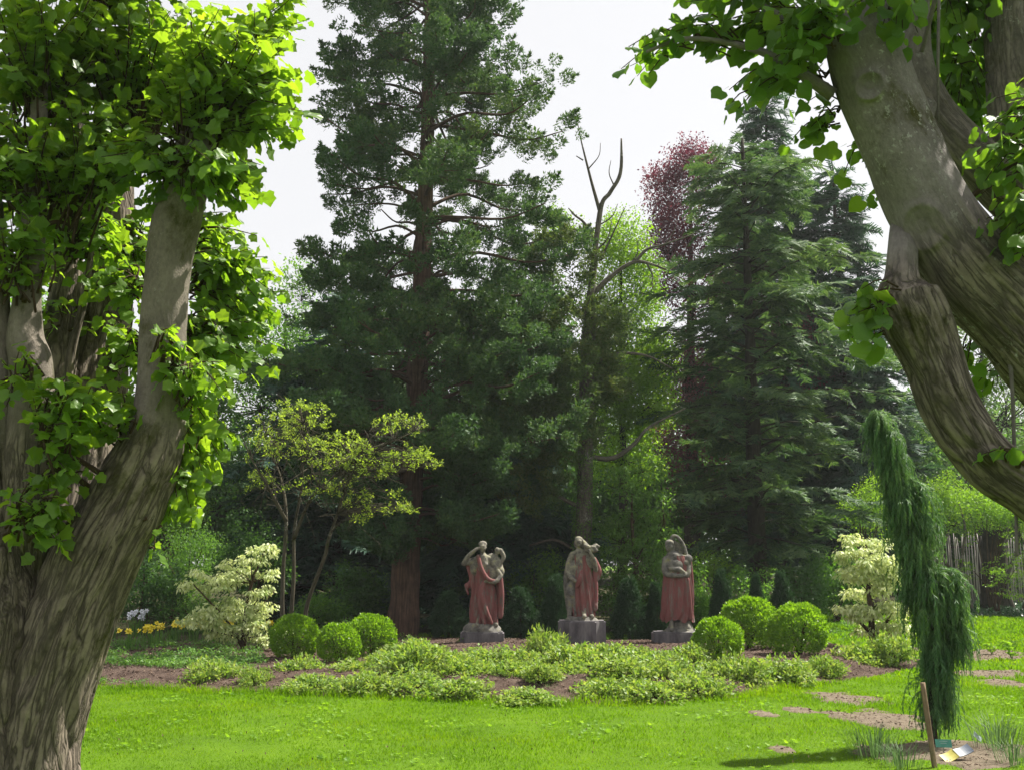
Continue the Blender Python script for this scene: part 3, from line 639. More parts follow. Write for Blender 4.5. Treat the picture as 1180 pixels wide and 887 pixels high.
def broadleaf(name, label, cat, base, trunk, lumps, mat, bark, cl=.34, dens=1.0, temps=None, group=None, gaps=.5, twigs=True, shell=.35):
    """trunk: local points + radii. lumps: (centre local, radii, clusters)"""
    t = thing(name, label, cat, base, group)
    tb = MB(); cr = MB(); pts, rad = np.array(trunk[0], float), np.array(trunk[1], float)
    tube(tb, pts, rad, 12, 24, bark_rough(.008, 10, 1))
    sp = smooth_path(np.column_stack([pts, rad]), 40)
    for c, r, n in lumps:
        c = np.array(c, float); r = np.array(r, float); n = int(n * dens)
        if n < 1: continue
        cand = sp[sp[:, 2] < c[2] + .1 * r[2]]; cand = cand if len(cand) else sp[:1]
        i = np.argmin(np.linalg.norm(cand[:, :3] - (c - [0, 0, r[2] * .9]), axis=1)); a = cand[i]
        mid = a[:3] * .5 + c * .5 + rng.normal(size=3) * .12 * np.linalg.norm(c - a[:3])
        r0 = min(a[3] * .6, .05 + .02 * np.linalg.norm(c - a[:3]))
        tube(tb, [a[:3], mid, c + [0, 0, r[2] * .3]], [r0, r0 * .6, r0 * .25], 6, 10)
        loc = in_ell(c, r, n, shell)
        nz = vnoise(loc * (1.6 / max(.5, r.mean())) + 5.3); loc = loc[nz > -gaps]; m = len(loc)
        if twigs:
            for q in loc[:: max(1, m // 22)]:
                st = c * .6 + q * .4 - [0, 0, .2 * r[2]]; tube(tb, [mid * .5 + c * .5, st, q], [r0 * .35, r0 * .2, .008], 4, 5)
        multi(cr, temps or LEAFY, loc, rot_z(m), cl * rng.uniform(.7, 1.3, m))
    tb.build('trunk', bark, t); cr.build('crown', mat, t)
    return t

# ------------------------------------------------------------------ tall redwood-like conifer in the middle
def tufted(t, ht, path, prof, z0, step, per, mat, bark, tuft=.42, temps=TUFT, sag=.12, bare=.35, dens=1.0, sparse=None, r0=.07, dead=0):
    tb = MB(); cr = MB()
    tube(tb, path[0], path[1], 26, 90, bark_rough(.03, 9, .6))
    sp = smooth_path(np.column_stack([path[0], path[1]]), 200)
    z = z0; L = []; D = []; S_ = []
    g = 0
    while z < ht:
        i = np.argmin(np.abs(sp[:, 2] - z)); a = sp[i, :3]; tr = sp[i, 3]
        for _ in range(per if np.isscalar(per) else per(z)):
            g += 2.399 + rng.normal() * .35; ln = prof(z, g) * rng.uniform(.5, 1.15)
            if ln < .25: continue
            dh = np.array([math.cos(g), math.sin(g), 0]); rise = rng.uniform(-.05, .22)
            p = [a, a + dh * ln * .35 + [0, 0, ln * (rise - sag * .3)], a + dh * ln * .7 + [0, 0, ln * (rise * 1.1 - sag)] + rng.normal(size=3) * .08, a + dh * ln + [0, 0, ln * (rise * 1.2 - sag * .6)]]
            q = smooth_path(p, 12); rb = min(tr * .4, r0 * (.2 + ln * .16))
            tube(tb, q, np.linspace(rb, .012, 12), 6)
            if rng.uniform() < dead: continue
            nt_ = max(2, int(ln * 2.3 * dens))
            for k in range(nt_):
                u = bare + (1 - bare) * (k + rng.uniform()) / nt_; j = min(10, int(u * 11)); c = q[j] * (1 - (u * 11 - j)) + q[j + 1] * (u * 11 - j)
                if sparse is not None and sparse(c + 0) > rng.uniform(): continue
                sd = np.array([-dh[1], dh[0], 0]) * rng.choice([-1, 1]); off = sd * rng.uniform(0, .30) * ln * (1.15 - u) ; off[2] += rng.normal() * .12
                e = c + off + dh * .1
                if np.linalg.norm(off) > .3: tube(tb, [c, e], [.012, .006], 4)
                for _k in range(6):
                    L.append(e + rng.normal(size=3) * [.17, .17, .10]); D.append(dh * .55 + sd * rng.uniform(-.2, .9) + [0, 0, rng.uniform(-.15, .85)]); S_.append(tuft * rng.uniform(.6, 1.25))
        z += step * rng.uniform(.7, 1.3)
    for k in range(6): L.append(sp[-1, :3] + rng.normal(size=3) * .2); D.append([0, 0, 1.]); S_.append(tuft)
    L = np.array(L); D = unit(np.array(D)); Rm = frames(D, rdir(len(L)) * .3 + [0, 0, 1.]); multi(cr, temps, L, Rm, np.array(S_))
    tb.build('trunk', bark, t); cr.build('crown', mat, t)
rng = np.random.default_rng(33)
d = 24.0
b0 = G(464, 750); b0 = np.array([P(464, 740, d)[0], d, H(P(464, 740, d)[0], d)])
T3 = thing('redwood_tree', 'tallest conifer with bare red-brown trunk and bluish brush-like foliage behind the round box bushes', 'tree', b0)
pts = [P(x, y, d) - b0 for x, y in [(464, 740), (468, 650), (478, 480), (486, 330), (490, 200), (495, 50), (498, -130), (500, -370)]]; pts[0][2] = -.1
rad = [RP(r, d) for r in (18, 14, 11, 9, 7.6, 6.3, 4, 1.2)]
def prof3(z, g):
    # crown half-width (m) by height, read off the outline
    right = math.cos(g)
    wl = np.interp(z, [1.2, 2.5, 4, 6, 8, 10, 12, 14, 17, 20.5], [.5, 1.4, 2.5, 3.1, 3.2, 2.9, 2.6, 2.3, 1.5, .3])
    wr = np.interp(z, [1.2, 2.5, 4, 6, 8, 10, 12, 14, 17, 20.5], [.6, 2.3, 3.2, 3.1, 3.1, 3.1, 2.7, 2.3, 1.4, .3])
    return wr * (.5 + .5 * right) + wl * (.5 - .5 * right)
def sp3(c):
    dens = np.interp(c[2], [2, 5, 7.2, 8.4, 13], [.0, .08, .22, .46, .52])
    return dens if vnoise(c * .95 + 2.7) < .0 else dens * .1
tufted(T3, 20.5, (pts, rad), prof3, 1.9, .24, lambda z: 4 if z < 7 else 3, M['sequoia'], M['red_bark'], .38, sparse=sp3, dens=1.0)

# ------------------------------------------------------------------ half-dead tree with bare forked top
d = 25.0
b0 = np.array([P(668, 738, d)[0], d, 0.]); b0[2] = H(b0[0], b0[1])
T4 = thing('half_dead_tree', 'slender tree with bare forked dead top and ivied lower trunk behind the middle statue', 'tree', b0)
L4 = lambda q: ([P(a[0], a[1], a[3] if len(a) > 3 else d) - b0 for a in q], [RP(a[2], d) for a in q])
tb = MB(); p_, r_ = L4([(668, 745, 11), (671, 640, 9.5), (675, 540, 9), (676, 440, 8), (679, 370, 7), (684, 310, 3.9), (692, 240, 2.7), (703, 222, 1.8), (715, 200, 1.5), (716, 160, .4)]); tube(tb, p_, r_, 16, 70, bark_rough(.012, 9, .8))
for q in ([(691, 243, 2.4), (683, 215, 1.8), (674, 180, 1.2), (667, 150, .6), (665, 130, .3)], [(678, 195, .9), (690, 180, .5), (692, 165, .3)], [(690, 260, 1), (705, 250, .7), (712, 235, .3)], [(686, 290, 1.2), (700, 275, .8), (705, 255, .4)], [(708, 215, 1), (702, 200, .6), (704, 185, .3)], [(745, 303, 1.2), (752, 318, .8), (750, 330, .4)], [(728, 303, 1), (735, 290, .6), (734, 275, .3)], [(765, 283, .8), (775, 270, .5), (780, 255, .3)], [(672, 185, 1), (664, 180, .6)], [(713, 205, 1.4), (708, 215, 1.2)], [(682, 340, 3.8), (705, 318, 2.8), (728, 303, 2.3), (745, 303, 1.9), (768, 311, 1.2)], [(732, 302, 2.2), (745, 288, 1.8), (765, 282, 1.2), (800, 270, .7)], [(684, 278, 2.4), (674, 258, 1.6), (662, 248, 1.2), (655, 240, .6)], [(675, 525, 3), (705, 528, 3), (730, 512, 2.3), (748, 492, 1.6), (790, 470, 1)], [(672, 585, 3), (660, 580, 2.5), (635, 567, 1.6)], [(684, 420, 2.5), (710, 408, 2), (745, 410, 1.5), (775, 425, .8)], [(672, 640, 2), (640, 622, 1.6), (610, 628, 1)], [(692, 300, 1.5), (720, 240, .5)]):
    p_, r_ = L4(q); tube(tb, p_, r_, 6, 16)
tb.build('trunk', M['grey_bark'], T4)
cr = MB(); n = 60
loc = []; 
for (px, py, rx, ry, n, rd) in [(650, 300, 38, 45, 70, .7), (630, 380, 50, 50, 120, .9), (690, 380, 28, 40, 60, .5), (655, 440, 45, 50, 120, .9), (640, 500, 55, 40, 120, 1.), (700, 440, 22, 30, 40, .5), (600, 440, 40, 60, 120, .8), (620, 560, 40, 40, 60, .8)]:
    loc.append(in_ell(P(px, py, d) - b0, (RP(rx, d), rd, RP(ry, d)), n, .2))
loc = np.concatenate(loc); D = unit(loc * [1, 1, 0] - [0, 0, 0]) * .6 + rdir(len(loc)) * .3 + [0, 0, .35]
for q in loc[::9]:
    c0 = np.array([p_[0][0] * 0 + (P(678, 400, d) - b0)[0], 0, q[2] + .1]); c0[1] = (P(678, 400, d) - b0)[1] * 0
multi(cr, TUFT, loc, frames(D, rdir(len(loc)) * .3 + [0, 0, 1.]), .40 * rng.uniform(.6, 1.2, len(loc))); cr.build('crown', M['pine'], T4)
iv = MB(); zz = rng.uniform(.2, 4.2, 420); aa = rng.uniform(0, 6.28, 420); rr = .17 + .05 * rng.uniform(0, 1, 420)
cx = np.interp(zz, [q[2] for q in L4([(668, 745, 1), (671, 640, 1), (675, 540, 1), (676, 440, 1)])[0]], [q[0] for q in L4([(668, 745, 1), (671, 640, 1), (675, 540, 1), (676, 440, 1)])[0]])
multi(iv, LEAFY, np.stack([cx + np.cos(aa) * rr, np.sin(aa) * rr, zz], -1), rot_z(420), np.full(420, .13)); iv.build('ivy', M['mid'], T4)

# ------------------------------------------------------------------ big dark cedar with layered sprays
def layered(t, ht, z0, prof, mat, bark, tr=.2, step=.4, per=4, spray=.75, dens=1., droop=.1, temps=None, cone=True, seg=14, lean=(0, 0), tiers=False):
    tb = MB(); cr = MB(); tube(tb, [(0, 0, -.1), (lean[0] * .3, lean[1] * .3, ht * .4), (lean[0], lean[1], ht)], [tr, tr * .65, .02], seg, 40, bark_rough(.015, 9, 1))
    z = z0; L = []; D = []; S_ = []; g = 0
    while z < ht - .2:
        cx = np.array([lean[0], lean[1], 0]) * (z / ht)
        for _ in range(per):
            g += 2.399 + rng.normal() * .3; ln = prof(z, g) * rng.uniform(.65, 1.12)
            if ln < .15: continue
            dh = np.array([math.cos(g), math.sin(g), 0]); sd = np.array([-dh[1], dh[0], 0]); rs = rng.uniform(-.12, .34) + .35 * max(0, (z / ht) - .55)
            q = smooth_path([cx + [0, 0, z], cx + dh * ln * .5 + [0, 0, z + ln * rs * .8], cx + dh * ln + [0, 0, z + ln * (rs - droop)]], 10)
            tube(tb, q, np.linspace(min(tr * .3, .010 + .008 * ln), .004, 10), 5)
            ns = max(2, int(ln * 7.5 * dens))
            for k in range(ns):
                u = .18 + .82 * (k + rng.uniform()) / ns; j = min(8, int(u * 9)); c = q[j] * (1 - (u * 9 - j)) + q[j + 1] * (u * 9 - j)
                sg = rng.choice([-1, 1]); ww = rng.uniform(0, .35) * ln * (1 - u)
                L.append(c + sd * sg * ww + [0, 0, rng.normal() * .04]); D.append(dh * .7 + sd * sg * rng.uniform(.1, 1.2) + [0, 0, rng.uniform(-.45, .3)]); S_.append(spray * rng.uniform(.55, 1.2))
        z += step * rng.uniform(.6, 1.4)
    L.append(np.array([lean[0], lean[1], ht - .4])); D.append(np.array([0, 0, 1.])); S_.append(spray)
    L = np.array(L); multi(cr, temps or SPRAY, L, frames(np.array(D), rng.normal(size=(len(L), 3)) * .3 + [0, 0, 1.]), np.array(S_))
    tb.build('trunk', bark, t); cr.build('crown', mat, t); return t
def at(px, d): x = P(px, 700, d)[0]; return np.array([x, d, H(x, d)])
rng = np.random.default_rng(8)
d = 28
hz = lambda py, d: P(0, py, d)[2]
T5 = thing('cedar_tree', 'broad dark cedar with drooping layered branches and open lower trunk, right of the copper beech', 'tree', at(875, d))
z_ = lambda py: hz(py, 28) - H(at(875, 28)[0], 28)
def prof5(z, g):
    zs = [z_(660), z_(620), z_(560), z_(500), z_(430), z_(350), z_(280), z_(220), z_(165)]
    wl = np.interp(z, zs, [.8, 2.0, 2.5, 2.7, 2.6, 2.4, 2.1, 1.5, .6]); wr = np.interp(z, zs, [1, 2.2, 3.0, 3.3, 3.4, 3.1, 2.7, 1.9, .7])
    c = math.cos(g); k = (.5 + .5 * c); base_ = wr * k + wl * (1 - k); return base_ * (1.0 + .10 * math.sin(z * 9)) * rng.choice([.55, .8, 1., 1.12])
layered(T5, z_(160), z_(650), prof5, M['cedar'], M['dark_bark'], .26, .30, 4, .66, .95, .10)

# ------------------------------------------------------------------ copper beech, fresh green trees and the wood behind
def px_tree(name, label, cat, px, d, lumps, mat, bark=None, r=.2, cl=.34, dens=1., temps=None, group=None, toppx=None, gaps=.45, foot=None, shell=.35):
    b = at(foot or px, d); top = toppx or (px, min(q[1] for q in lumps))
    tp = P(top[0], top[1], d) - b
    trunk = ([(0, 0, -.1), (tp[0] * .2 + .1, 0, tp[2] * .3), (tp[0] * .7, 0, tp[2] * .65), (tp[0], 0, tp[2] * .92)], [r * 1.15, r * .8, r * .45, r * .12])
    LL = []
    for q in lumps:
        lx, ly, rx, ry, n = q[:5]; dd = q[5] if len(q) > 5 else rng.uniform(-.5, .5)
        c = P(lx, ly, d) - b + [0, dd, 0]; LL.append((c, (RP(rx, d), RP((rx + ry) / 2, d), RP(ry, d)), n))
    return broadleaf(name, label, cat, b, trunk, LL, mat, bark or M['dark_bark'], cl, dens, temps, group, gaps, shell=shell)
px_tree('copper_beech', 'purple-leaved beech whose red crown shows above and behind the cedar', 'tree', 795, 36,
        [(800, 190, 34, 32, 150), (770, 215, 28, 30, 90), (785, 260, 42, 42, 170), (765, 290, 22, 30, 60), (760, 330, 22, 24, 20), (800, 330, 50, 40, 120), (860, 330, 60, 50, 90), (900, 400, 50, 60, 90), (790, 420, 50, 50, 160), (930, 430, 30, 40, 60), (800, 500, 60, 50, 150), (830, 570, 60, 40, 120)], M['copper'], r=.25, cl=.42, temps=FINE)
px_tree('fresh_green_tree', 'bright spring-green tree standing behind the half-dead tree', 'tree', 715, 30,
        [(715, 280, 32, 38, 90), (740, 330, 28, 40, 70), (700, 350, 32, 40, 70), (735, 400, 42, 42, 150), (700, 450, 40, 40, 130), (745, 460, 34, 40, 100), (720, 520, 40, 40, 100), (650, 260, 20, 26, 20)], M['bright'], r=.14, cl=.40, dens=1.5, temps=FINE)
px_tree('maple_sapling', 'small green tree with drooping sprays between the middle and hooded statues', 'tree', 728, 24.5,
        [(742, 540, 26, 18, 26), (720, 560, 22, 22, 36), (745, 590, 30, 26, 60), (718, 620, 30, 30, 80), (740, 650, 34, 30, 90), (710, 690, 28, 30, 60), (752, 690, 30, 30, 60), (762, 610, 12, 40, 26)], M['fresh_mid'], r=.07, dens=1.3, cl=.24, temps=FLATL, bark=M['twig'])
# conifers behind
for (nm, lab, px, d, ytop, ybot, wd, per, st) in [
    ('spruce_tree', 'dark blue-green conifer behind the cedar, its top under the leaning lime limbs', 905, 37, 105, 640, 2.6, 5, .34),
    ('spruce_tree', 'dark conifer seen under the arch of the leaning lime, furthest right of the conifers', 985, 36, 190, 640, 2.6, 5, .36),
    ('spruce_tree', 'dark conifer filling the gap left of the tallest conifer trunk', 390, 31, 330, 720, 2.9, 5, .34),
    ('spruce_tree', 'low dark conifer under the boughs between the tallest conifer and the middle statue', 575, 27, 490, 735, 2.3, 5, .26)]:
    b = at(px, d); t = thing(nm, lab, 'tree', b, None); top = hz(ytop, d) - b[2]; bt = max(.3, hz(ybot, d) - b[2])
    layered(t, top, bt, lambda z, g, wd=wd, top=top: wd * min(1, (1 - z / top) * 1.7 + .06), M['dark_conifer'], M['dark_bark'], .2, st, per, .85, 1.0, .2)
rngB = [
    # name, label, px, depth, lumps, mat, cl
    ('oak_tree', 'pale hazy green tree left of the tallest conifer behind the yellow-green tree', 330, 34, [(330, 410, 60, 50, 150), (290, 460, 60, 50, 130), (370, 450, 50, 50, 120), (300, 530, 70, 60, 160), (350, 340, 26, 36, 26), (262, 380, 40, 40, 60)], 'mid', .5, FINE),
    ('oak_tree', 'leafy green tree seen between the stems of the pollarded lime', 60, 30, [(60, 380, 80, 70, 150), (30, 480, 80, 70, 170), (110, 540, 90, 70, 170), (60, 620, 100, 60, 170)], 'mid', .5, LEAFY),
    ('oak_tree', 'dark broadleaf tree behind the trunk of the pollarded lime', 200, 33, [(200, 500, 80, 70, 190), (160, 580, 80, 60, 190), (250, 580, 80, 60, 190), (220, 420, 50, 50, 60)], 'dark', .5, LEAFY),
    ('beech_tree', 'dark green wood-edge tree behind the tallest conifer', 480, 38, [(440, 420, 90, 70, 230), (540, 430, 90, 80, 230), (480, 520, 110, 80, 260), (600, 520, 80, 80, 200), (620, 360, 40, 60, 60)], 'dark', .6, LEAFY),
    ('beech_tree', 'shaded green tree behind the middle statue', 640, 40, [(640, 450, 70, 70, 200), (690, 540, 80, 70, 220), (620, 590, 80, 70, 220), (600, 470, 60, 70, 150)], 'dark', .6, LEAFY),
    ('beech_tree', 'shaded tree filling the dark between the copper beech and the cedar trunk', 800, 42, [(790, 480, 80, 80, 200), (850, 540, 80, 80, 220), (760, 580, 80, 70, 220), (900, 590, 80, 70, 220)], 'dark', .6, LEAFY),
    ('beech_tree', 'deep green tree behind the variegated dogwood nearest the weeping tree', 980, 41, [(960, 450, 60, 80, 170), (1010, 520, 70, 70, 190), (950, 580, 80, 60, 190)], 'dark', .6, LEAFY),
    ('birch_tree', 'pale hazy tree seen through the arch of the leaning lime limbs', 1130, 40, [(1130, 400, 50, 60, 110), (1160, 470, 70, 60, 150), (1090, 490, 50, 50, 90), (1180, 340, 60, 60, 90), (1240, 440, 70, 90, 120)], 'grey_leaf', .5, FINE),
    ('birch_tree', 'green tree beyond the paling fence under the lowest lime limb', 1090, 44, [(1060, 520, 60, 50, 140), (1120, 550, 70, 50, 160), (1190, 560, 80, 60, 150)], 'mid', .55, LEAFY),
]
for (nm, lab, px, d, lumps, mt, cl, tp) in rngB:
    px_tree(nm, lab, 'tree', px, d, lumps, M[mt], cl=cl, temps=tp, r=.22)
# the far wood that closes the view, one mass
mb = MB(); L = []
for k in range(300):
    th = rng.uniform(-42, 42) * math.pi / 180; dd = rng.uniform(50, 66); c = np.array([math.sin(th) * dd, math.cos(th) * dd, 0]); hgt = rng.uniform(5, 9.5) * (dd / 55)
    if 150 < 590 + 1250 * c[0] / c[1] < 360: hgt *= .9
    L.append(in_ell(c + [0, 0, hgt * .5 + .8], (2.2, 2.2, hgt * .5), 52, .2))
L = np.concatenate(L); multi(mb, LEAFY, L, rot_z(len(L)), 1.0 * rng.uniform(.6, 1.2, len(L)))
tag(mb.build('distant_wood', M['dark']), kind='stuff')

# ------------------------------------------------------------------ understorey bushes
def bush(label, px, py, d, rx, ry, n, mt, cl=.2, temps=None, name='bush', cat='bush', group=None, foot=None):
    b = at(px, d); c = P(px, py, d) - b; r = (RP(rx, d), RP(rx, d) * .8, RP(ry, d))
    if c[2] - r[2] < 1.3: top = c[2] + r[2]; c[2] = top * .48; r = (r[0], r[1], top * .52); n = int(n * 1.25)
    t = thing(name, label, cat, b, group); st = MB(); cr = MB()
    for k in range(7):
        e = in_ell(c, np.array(r) * .7, 1)[0]; tube(st, [(rng.normal() * .06, rng.normal() * .06, -.05), e * [.4, .4, .6], e], [.03, .02, .008], 5, 8)
    loc = []
    for k in range(9):
        cc = in_ell(c, np.array(r) * .75, 1, .1)[0]; q = np.array(r) * rng.uniform(.3, .55); loc.append(in_ell(cc, q, n // 9, .4))
    loc = np.concatenate(loc); loc = loc[loc[:, 2] > -.05]
    multi(cr, temps or LEAFY, loc, rot_z(len(loc)), cl * rng.uniform(.7, 1.3, len(loc)))
    st.build('stems', M['twig'], t); cr.build('foliage', M[mt], t); return t
bush('dark shrub beside the pollarded lime trunk behind the white flowers', 165, 660, 24, 50, 50, 220, 'dark', .22)
bush('mid-green feathery bush behind the pale dogwood at the left of the bed', 215, 640, 26, 55, 50, 240, 'mid', .22, FINE)
bush('low leafy bush closing the gap behind the white flowers and daffodils', 222, 705, 23.6, 40, 22, 150, 'mid', .18)
bush('shaded bush between the pale dogwood and the yellow-green tree stems', 290, 650, 25.5, 50, 55, 240, 'dark', .22)
bush('low leafy bush at the foot of the yellow-green tree stems', 365, 705, 23.5, 36, 24, 130, 'mid', .17)
bush('dark undergrowth bush left of the red-brown conifer trunk', 410, 690, 25, 40, 40, 200, 'dark', .22)
bush('bright green sapling bush glimpsed above the white flowers', 200, 590, 29, 40, 40, 110, 'bright', .24, FINE)
bush('dark undergrowth bush behind the statue with the raised arm', 560, 690, 26, 45, 40, 220, 'dark', .22)
bush('leafy bush growing between the raised-arm statue and the middle statue', 612, 670, 25, 36, 40, 180, 'mid', .2)
bush('shrub with lit leaves right behind the hooded statue', 800, 690, 24, 30, 36, 150, 'mid', .18)
bush('bright yellow-lit bush under the cedar beside its trunk', 822, 645, 33, 30, 26, 70, 'bright', .3, FINE)
bush('olive hedge shrub behind the right-hand box balls', 862, 672, 24.5, 32, 30, 150, 'mid', .18)
bush('olive hedge shrub between the box balls and the pale dogwood', 925, 670, 26, 38, 34, 170, 'dark', .2)
bush('mid-green shrub behind the pale dogwood by the weeping tree', 965, 640, 29, 34, 44, 170, 'mid', .24)
bush('bright green shrub left of the weeping tree top', 1000, 590, 31, 36, 36, 130, 'bright', .26, FINE)
bush('bright green shrub growing over the paling fence beside the weeping tree', 1075, 585, 33, 46, 38, 190, 'bright', .26, FINE)
bush('sunlit yellow-green shrub over the fence beneath the lowest lime limb', 1140, 588, 32.5, 48, 34, 180, 'bright', .26, FINE)
bush('green shrub over the fence at the right edge of the view', 1210, 590, 32, 50, 44, 180, 'bright', .26, FINE)
bush('wispy shrub with bare stems in front of the paling fence', 1150, 655, 31.5, 42, 34, 40, 'bright', .2, FLATL)
bush('dark shrub closing the gap behind the left end of the fence', 1050, 660, 35, 40, 40, 200, 'dark', .28)
# ------------------------------------------------------------------ statues on pedestals
M['stone'] = rock_mat('weathered_stone', [(.04, .038, .036), (.10, .095, .088), (.17, .16, .14), (.22, .21, .09)], 9, .5)
M['lichen_stone'] = rock_mat('lichened_stone', [(.05, .046, .042), (.12, .11, .098), (.20, .19, .145), (.28, .26, .11)], 12, .5)
M['pedestal'] = rock_mat('pedestal_stone', [(.05, .046, .052), (.12, .11, .12), (.20, .19, .19)], 3, .4, stretch=(1.6, 1.6, .45))
M['red_robe'] = rock_mat('faded_red_paint', [(.075, .066, .058), (.11, .082, .072), (.17, .060, .058), (.18, .075, .072), (.15, .12, .105), (.20, .18, .14)], 6.5, .5, stretch=(1.6, 1.6, .35))
def remeshed(name, prims, mat, parent, vox=.012, sm=3):
    """prims: ('e', centre, radii) ellipsoids or ('t', points, radii) limbs, fused into one skin"""
    mb = MB()
    for p in prims:
        if p[0] == 'e':
            bm = bmesh.new(); bmesh.ops.create_icosphere(bm, subdivisions=3, radius=1)
            v = np.array([q.co[:] for q in bm.verts]); f = np.array([[x.index for x in q.verts] for q in bm.faces]); bm.free()
            if len(p) > 3:
                a = p[3]; Rm = np.array(Matrix.Rotation(a[0], 3, a[1])); v = (v * np.array(p[2])) @ Rm.T
            else: v = v * np.array(p[2])
            mb.add(v + np.array(p[1]), f)
        else:
            tube(mb, p[1], p[2], 14, max(8, len(p[1]) * 6))
            for q, r in ((p[1][0], p[2][0]), (p[1][-1], p[2][-1])):
                bm = bmesh.new(); bmesh.ops.create_icosphere(bm, subdivisions=2, radius=1)
                v = np.array([k.co[:] for k in bm.verts]); f = np.array([[x.index for x in k.verts] for k in bm.faces]); bm.free(); mb.add(v * r + np.array(q), f)
    me = mb.mesh('tmp'); o = bpy.data.objects.new('tmp', me); COL.objects.link(o)
    m = o.modifiers.new('r', 'REMESH'); m.mode = 'VOXEL'; m.voxel_size = vox
    s = o.modifiers.new('s', 'SMOOTH'); s.iterations = sm; s.factor = .5
    dg = bpy.context.evaluated_depsgraph_get(); me2 = bpy.data.meshes.new_from_object(o.evaluated_get(dg)); bpy.data.objects.remove(o)
    me2.name = name; me2.materials.clear(); me2.materials.append(mat)
    me2.polygons.foreach_set('use_smooth', np.ones(len(me2.polygons), bool))
    return link(name, me2, parent)
def drape(name, rings, mat, parent, folds=9, amp=.16, seed=0, seg=120, n=60, cut=None, twist=.5):
    """robe: rings (cx, cy, z, rx, ry), folds deepen towards the hem"""
    pr = smooth_path(np.array(rings, float), n); th = np.arange(seg) / seg * 2 * np.pi; u = np.linspace(0, 1, n)[:, None]
    g = np.random.default_rng(seed); ph = g.uniform(0, 6.28, 5)
    t = th[None] + twist * (1 - u) * np.sin(u * 3 + seed)
    f = .55 * np.sin(folds * t + ph[0] + .8 * np.sin(2 * t + ph[1])) + .3 * np.sin((folds * 2 - 1) * t + ph[2] + 2 * u) + .25 * np.sin(3 * t + ph[3])
    f = np.abs(f) ** .8 * np.sign(f)
    k = 1 + amp * f * (.3 + .9 * (1 - (pr[:, 2:3] - pr[:, 2].min()) / (np.ptp(pr[:, 2]) + 1e-6)))
    X = pr[:, 0:1] + pr[:, 3:4] * k * np.cos(th); Y = pr[:, 1:2] + pr[:, 4:5] * k * np.sin(th)
    hem = (.025 * np.sin(5 * th + ph[4]) + .018 * np.sin(11 * th))[None] * np.clip(1 - (pr[:, 2:3] - pr[:, 2].min()) / .25, 0, 1)
    Z = pr[:, 2:3] + hem
    i = np.arange(n * seg).reshape(n, seg); j = np.roll(i, -1, 1); q = np.stack([i[:-1], i[1:], j[1:], j[:-1]], -1).reshape(-1, 4)
    mb = MB(); mb.add(np.stack([X, Y, Z], -1), [q, i[-1][None], i[0][::-1][None]], None, True); o = mb.build(name, mat, parent)
    if abs(sum(p.normal.dot(Vector((p.center.x - pr[:, 0].mean(), p.center.y - pr[:, 1].mean(), 0))) for p in list(o.data.polygons)[::37])) and sum(p.normal.dot(Vector((p.center.x - pr[:, 0].mean(), p.center.y - pr[:, 1].mean(), 0))) for p in list(o.data.polygons)[::37]) < 0: o.data.flip_normals()
    return o
K = .00259
def pedestal(label, px, pyt, d, w, dp, rz=0, grp='stone pedestals under the red-robed statues', cyl=False):
    b = at(px, d); ht = P(px, pyt, d)[2] - b[2] + 0; top = b[2] + ht
    bm = bmesh.new(); bmesh.ops.create_cube(bm, size=1)
    for v in bm.verts: v.co = Vector((v.co.x * w, v.co.y * dp, (v.co.z + .5) * (ht + .15) - .15))
    ve = [e for e in bm.edges if abs(e.verts[0].co.z - e.verts[1].co.z) > .1]
    bmesh.ops.bevel(bm, geom=ve, offset=w * (.22 if cyl else .1), segments=3 if cyl else 2, affect='EDGES')
    te = [e for e in bm.edges if min(e.verts[0].co.z, e.verts[1].co.z) > ht - .01]
    bmesh.ops.bevel(bm, geom=te, offset=.025, segments=2, affect='EDGES')
    bmesh.ops.triangulate(bm, faces=[f for f in bm.faces if len(f.verts) > 4]); 
    bmesh.ops.subdivide_edges(bm, edges=bm.edges[:], cuts=3, use_grid_fill=True)
    for v in bm.verts:
        nz = float(fbm(np.array([v.co.x * 6 + px, v.co.y * 6, v.co.z * 6]), 3)); v.co += Vector((v.co.x, v.co.y, 0)).normalized() * nz * .012
    me = bpy.data.meshes.new('stone_pedestal'); bm.to_mesh(me); bm.free(); me.materials.append(M['pedestal'])
    o = link('stone_pedestal', me); o.location = b; o.rotation_euler[2] = rz; tag(o, label, 'pedestal', grp); return np.array([b[0], d, top])
def rocky(name, rx, ry, h, parent, seed, mat='stone', cx=0):
    th = np.arange(48) / 48 * 2 * np.pi; rows = []; k = 10
    for i in range(k):
        u = i / (k - 1); s = (1 - .25 * u) if i < k - 1 else .75
        rr = 1 + .12 * fbm(np.stack([np.cos(th) * 2 + seed, np.sin(th) * 2, 0 * th + u * 2], -1), 3) * 2
        zz = h * (u + .25 * u * fbm(np.stack([np.cos(th) * 3, np.sin(th) * 3 + seed, 0 * th], -1), 2))
        rows.append(np.stack([cx + rx * s * rr * np.cos(th), ry * s * rr * np.sin(th), zz], -1))
    i = np.arange(k * 48).reshape(k, 48); j = np.roll(i, -1, 1); q = np.stack([i[:-1], j[:-1], j[1:], i[1:]], -1).reshape(-1, 4)
    mb = MB(); V = np.concatenate(rows); q2 = np.stack([i[-1], j[-1]], -1); q2 = np.column_stack([q2, np.full(48, k * 48)])
    mb.add(np.vstack([V, [[cx, 0, h * 1.02]]]), [q, q2], None, True); return mb.build(name, M[mat], parent)
dS = 20.5
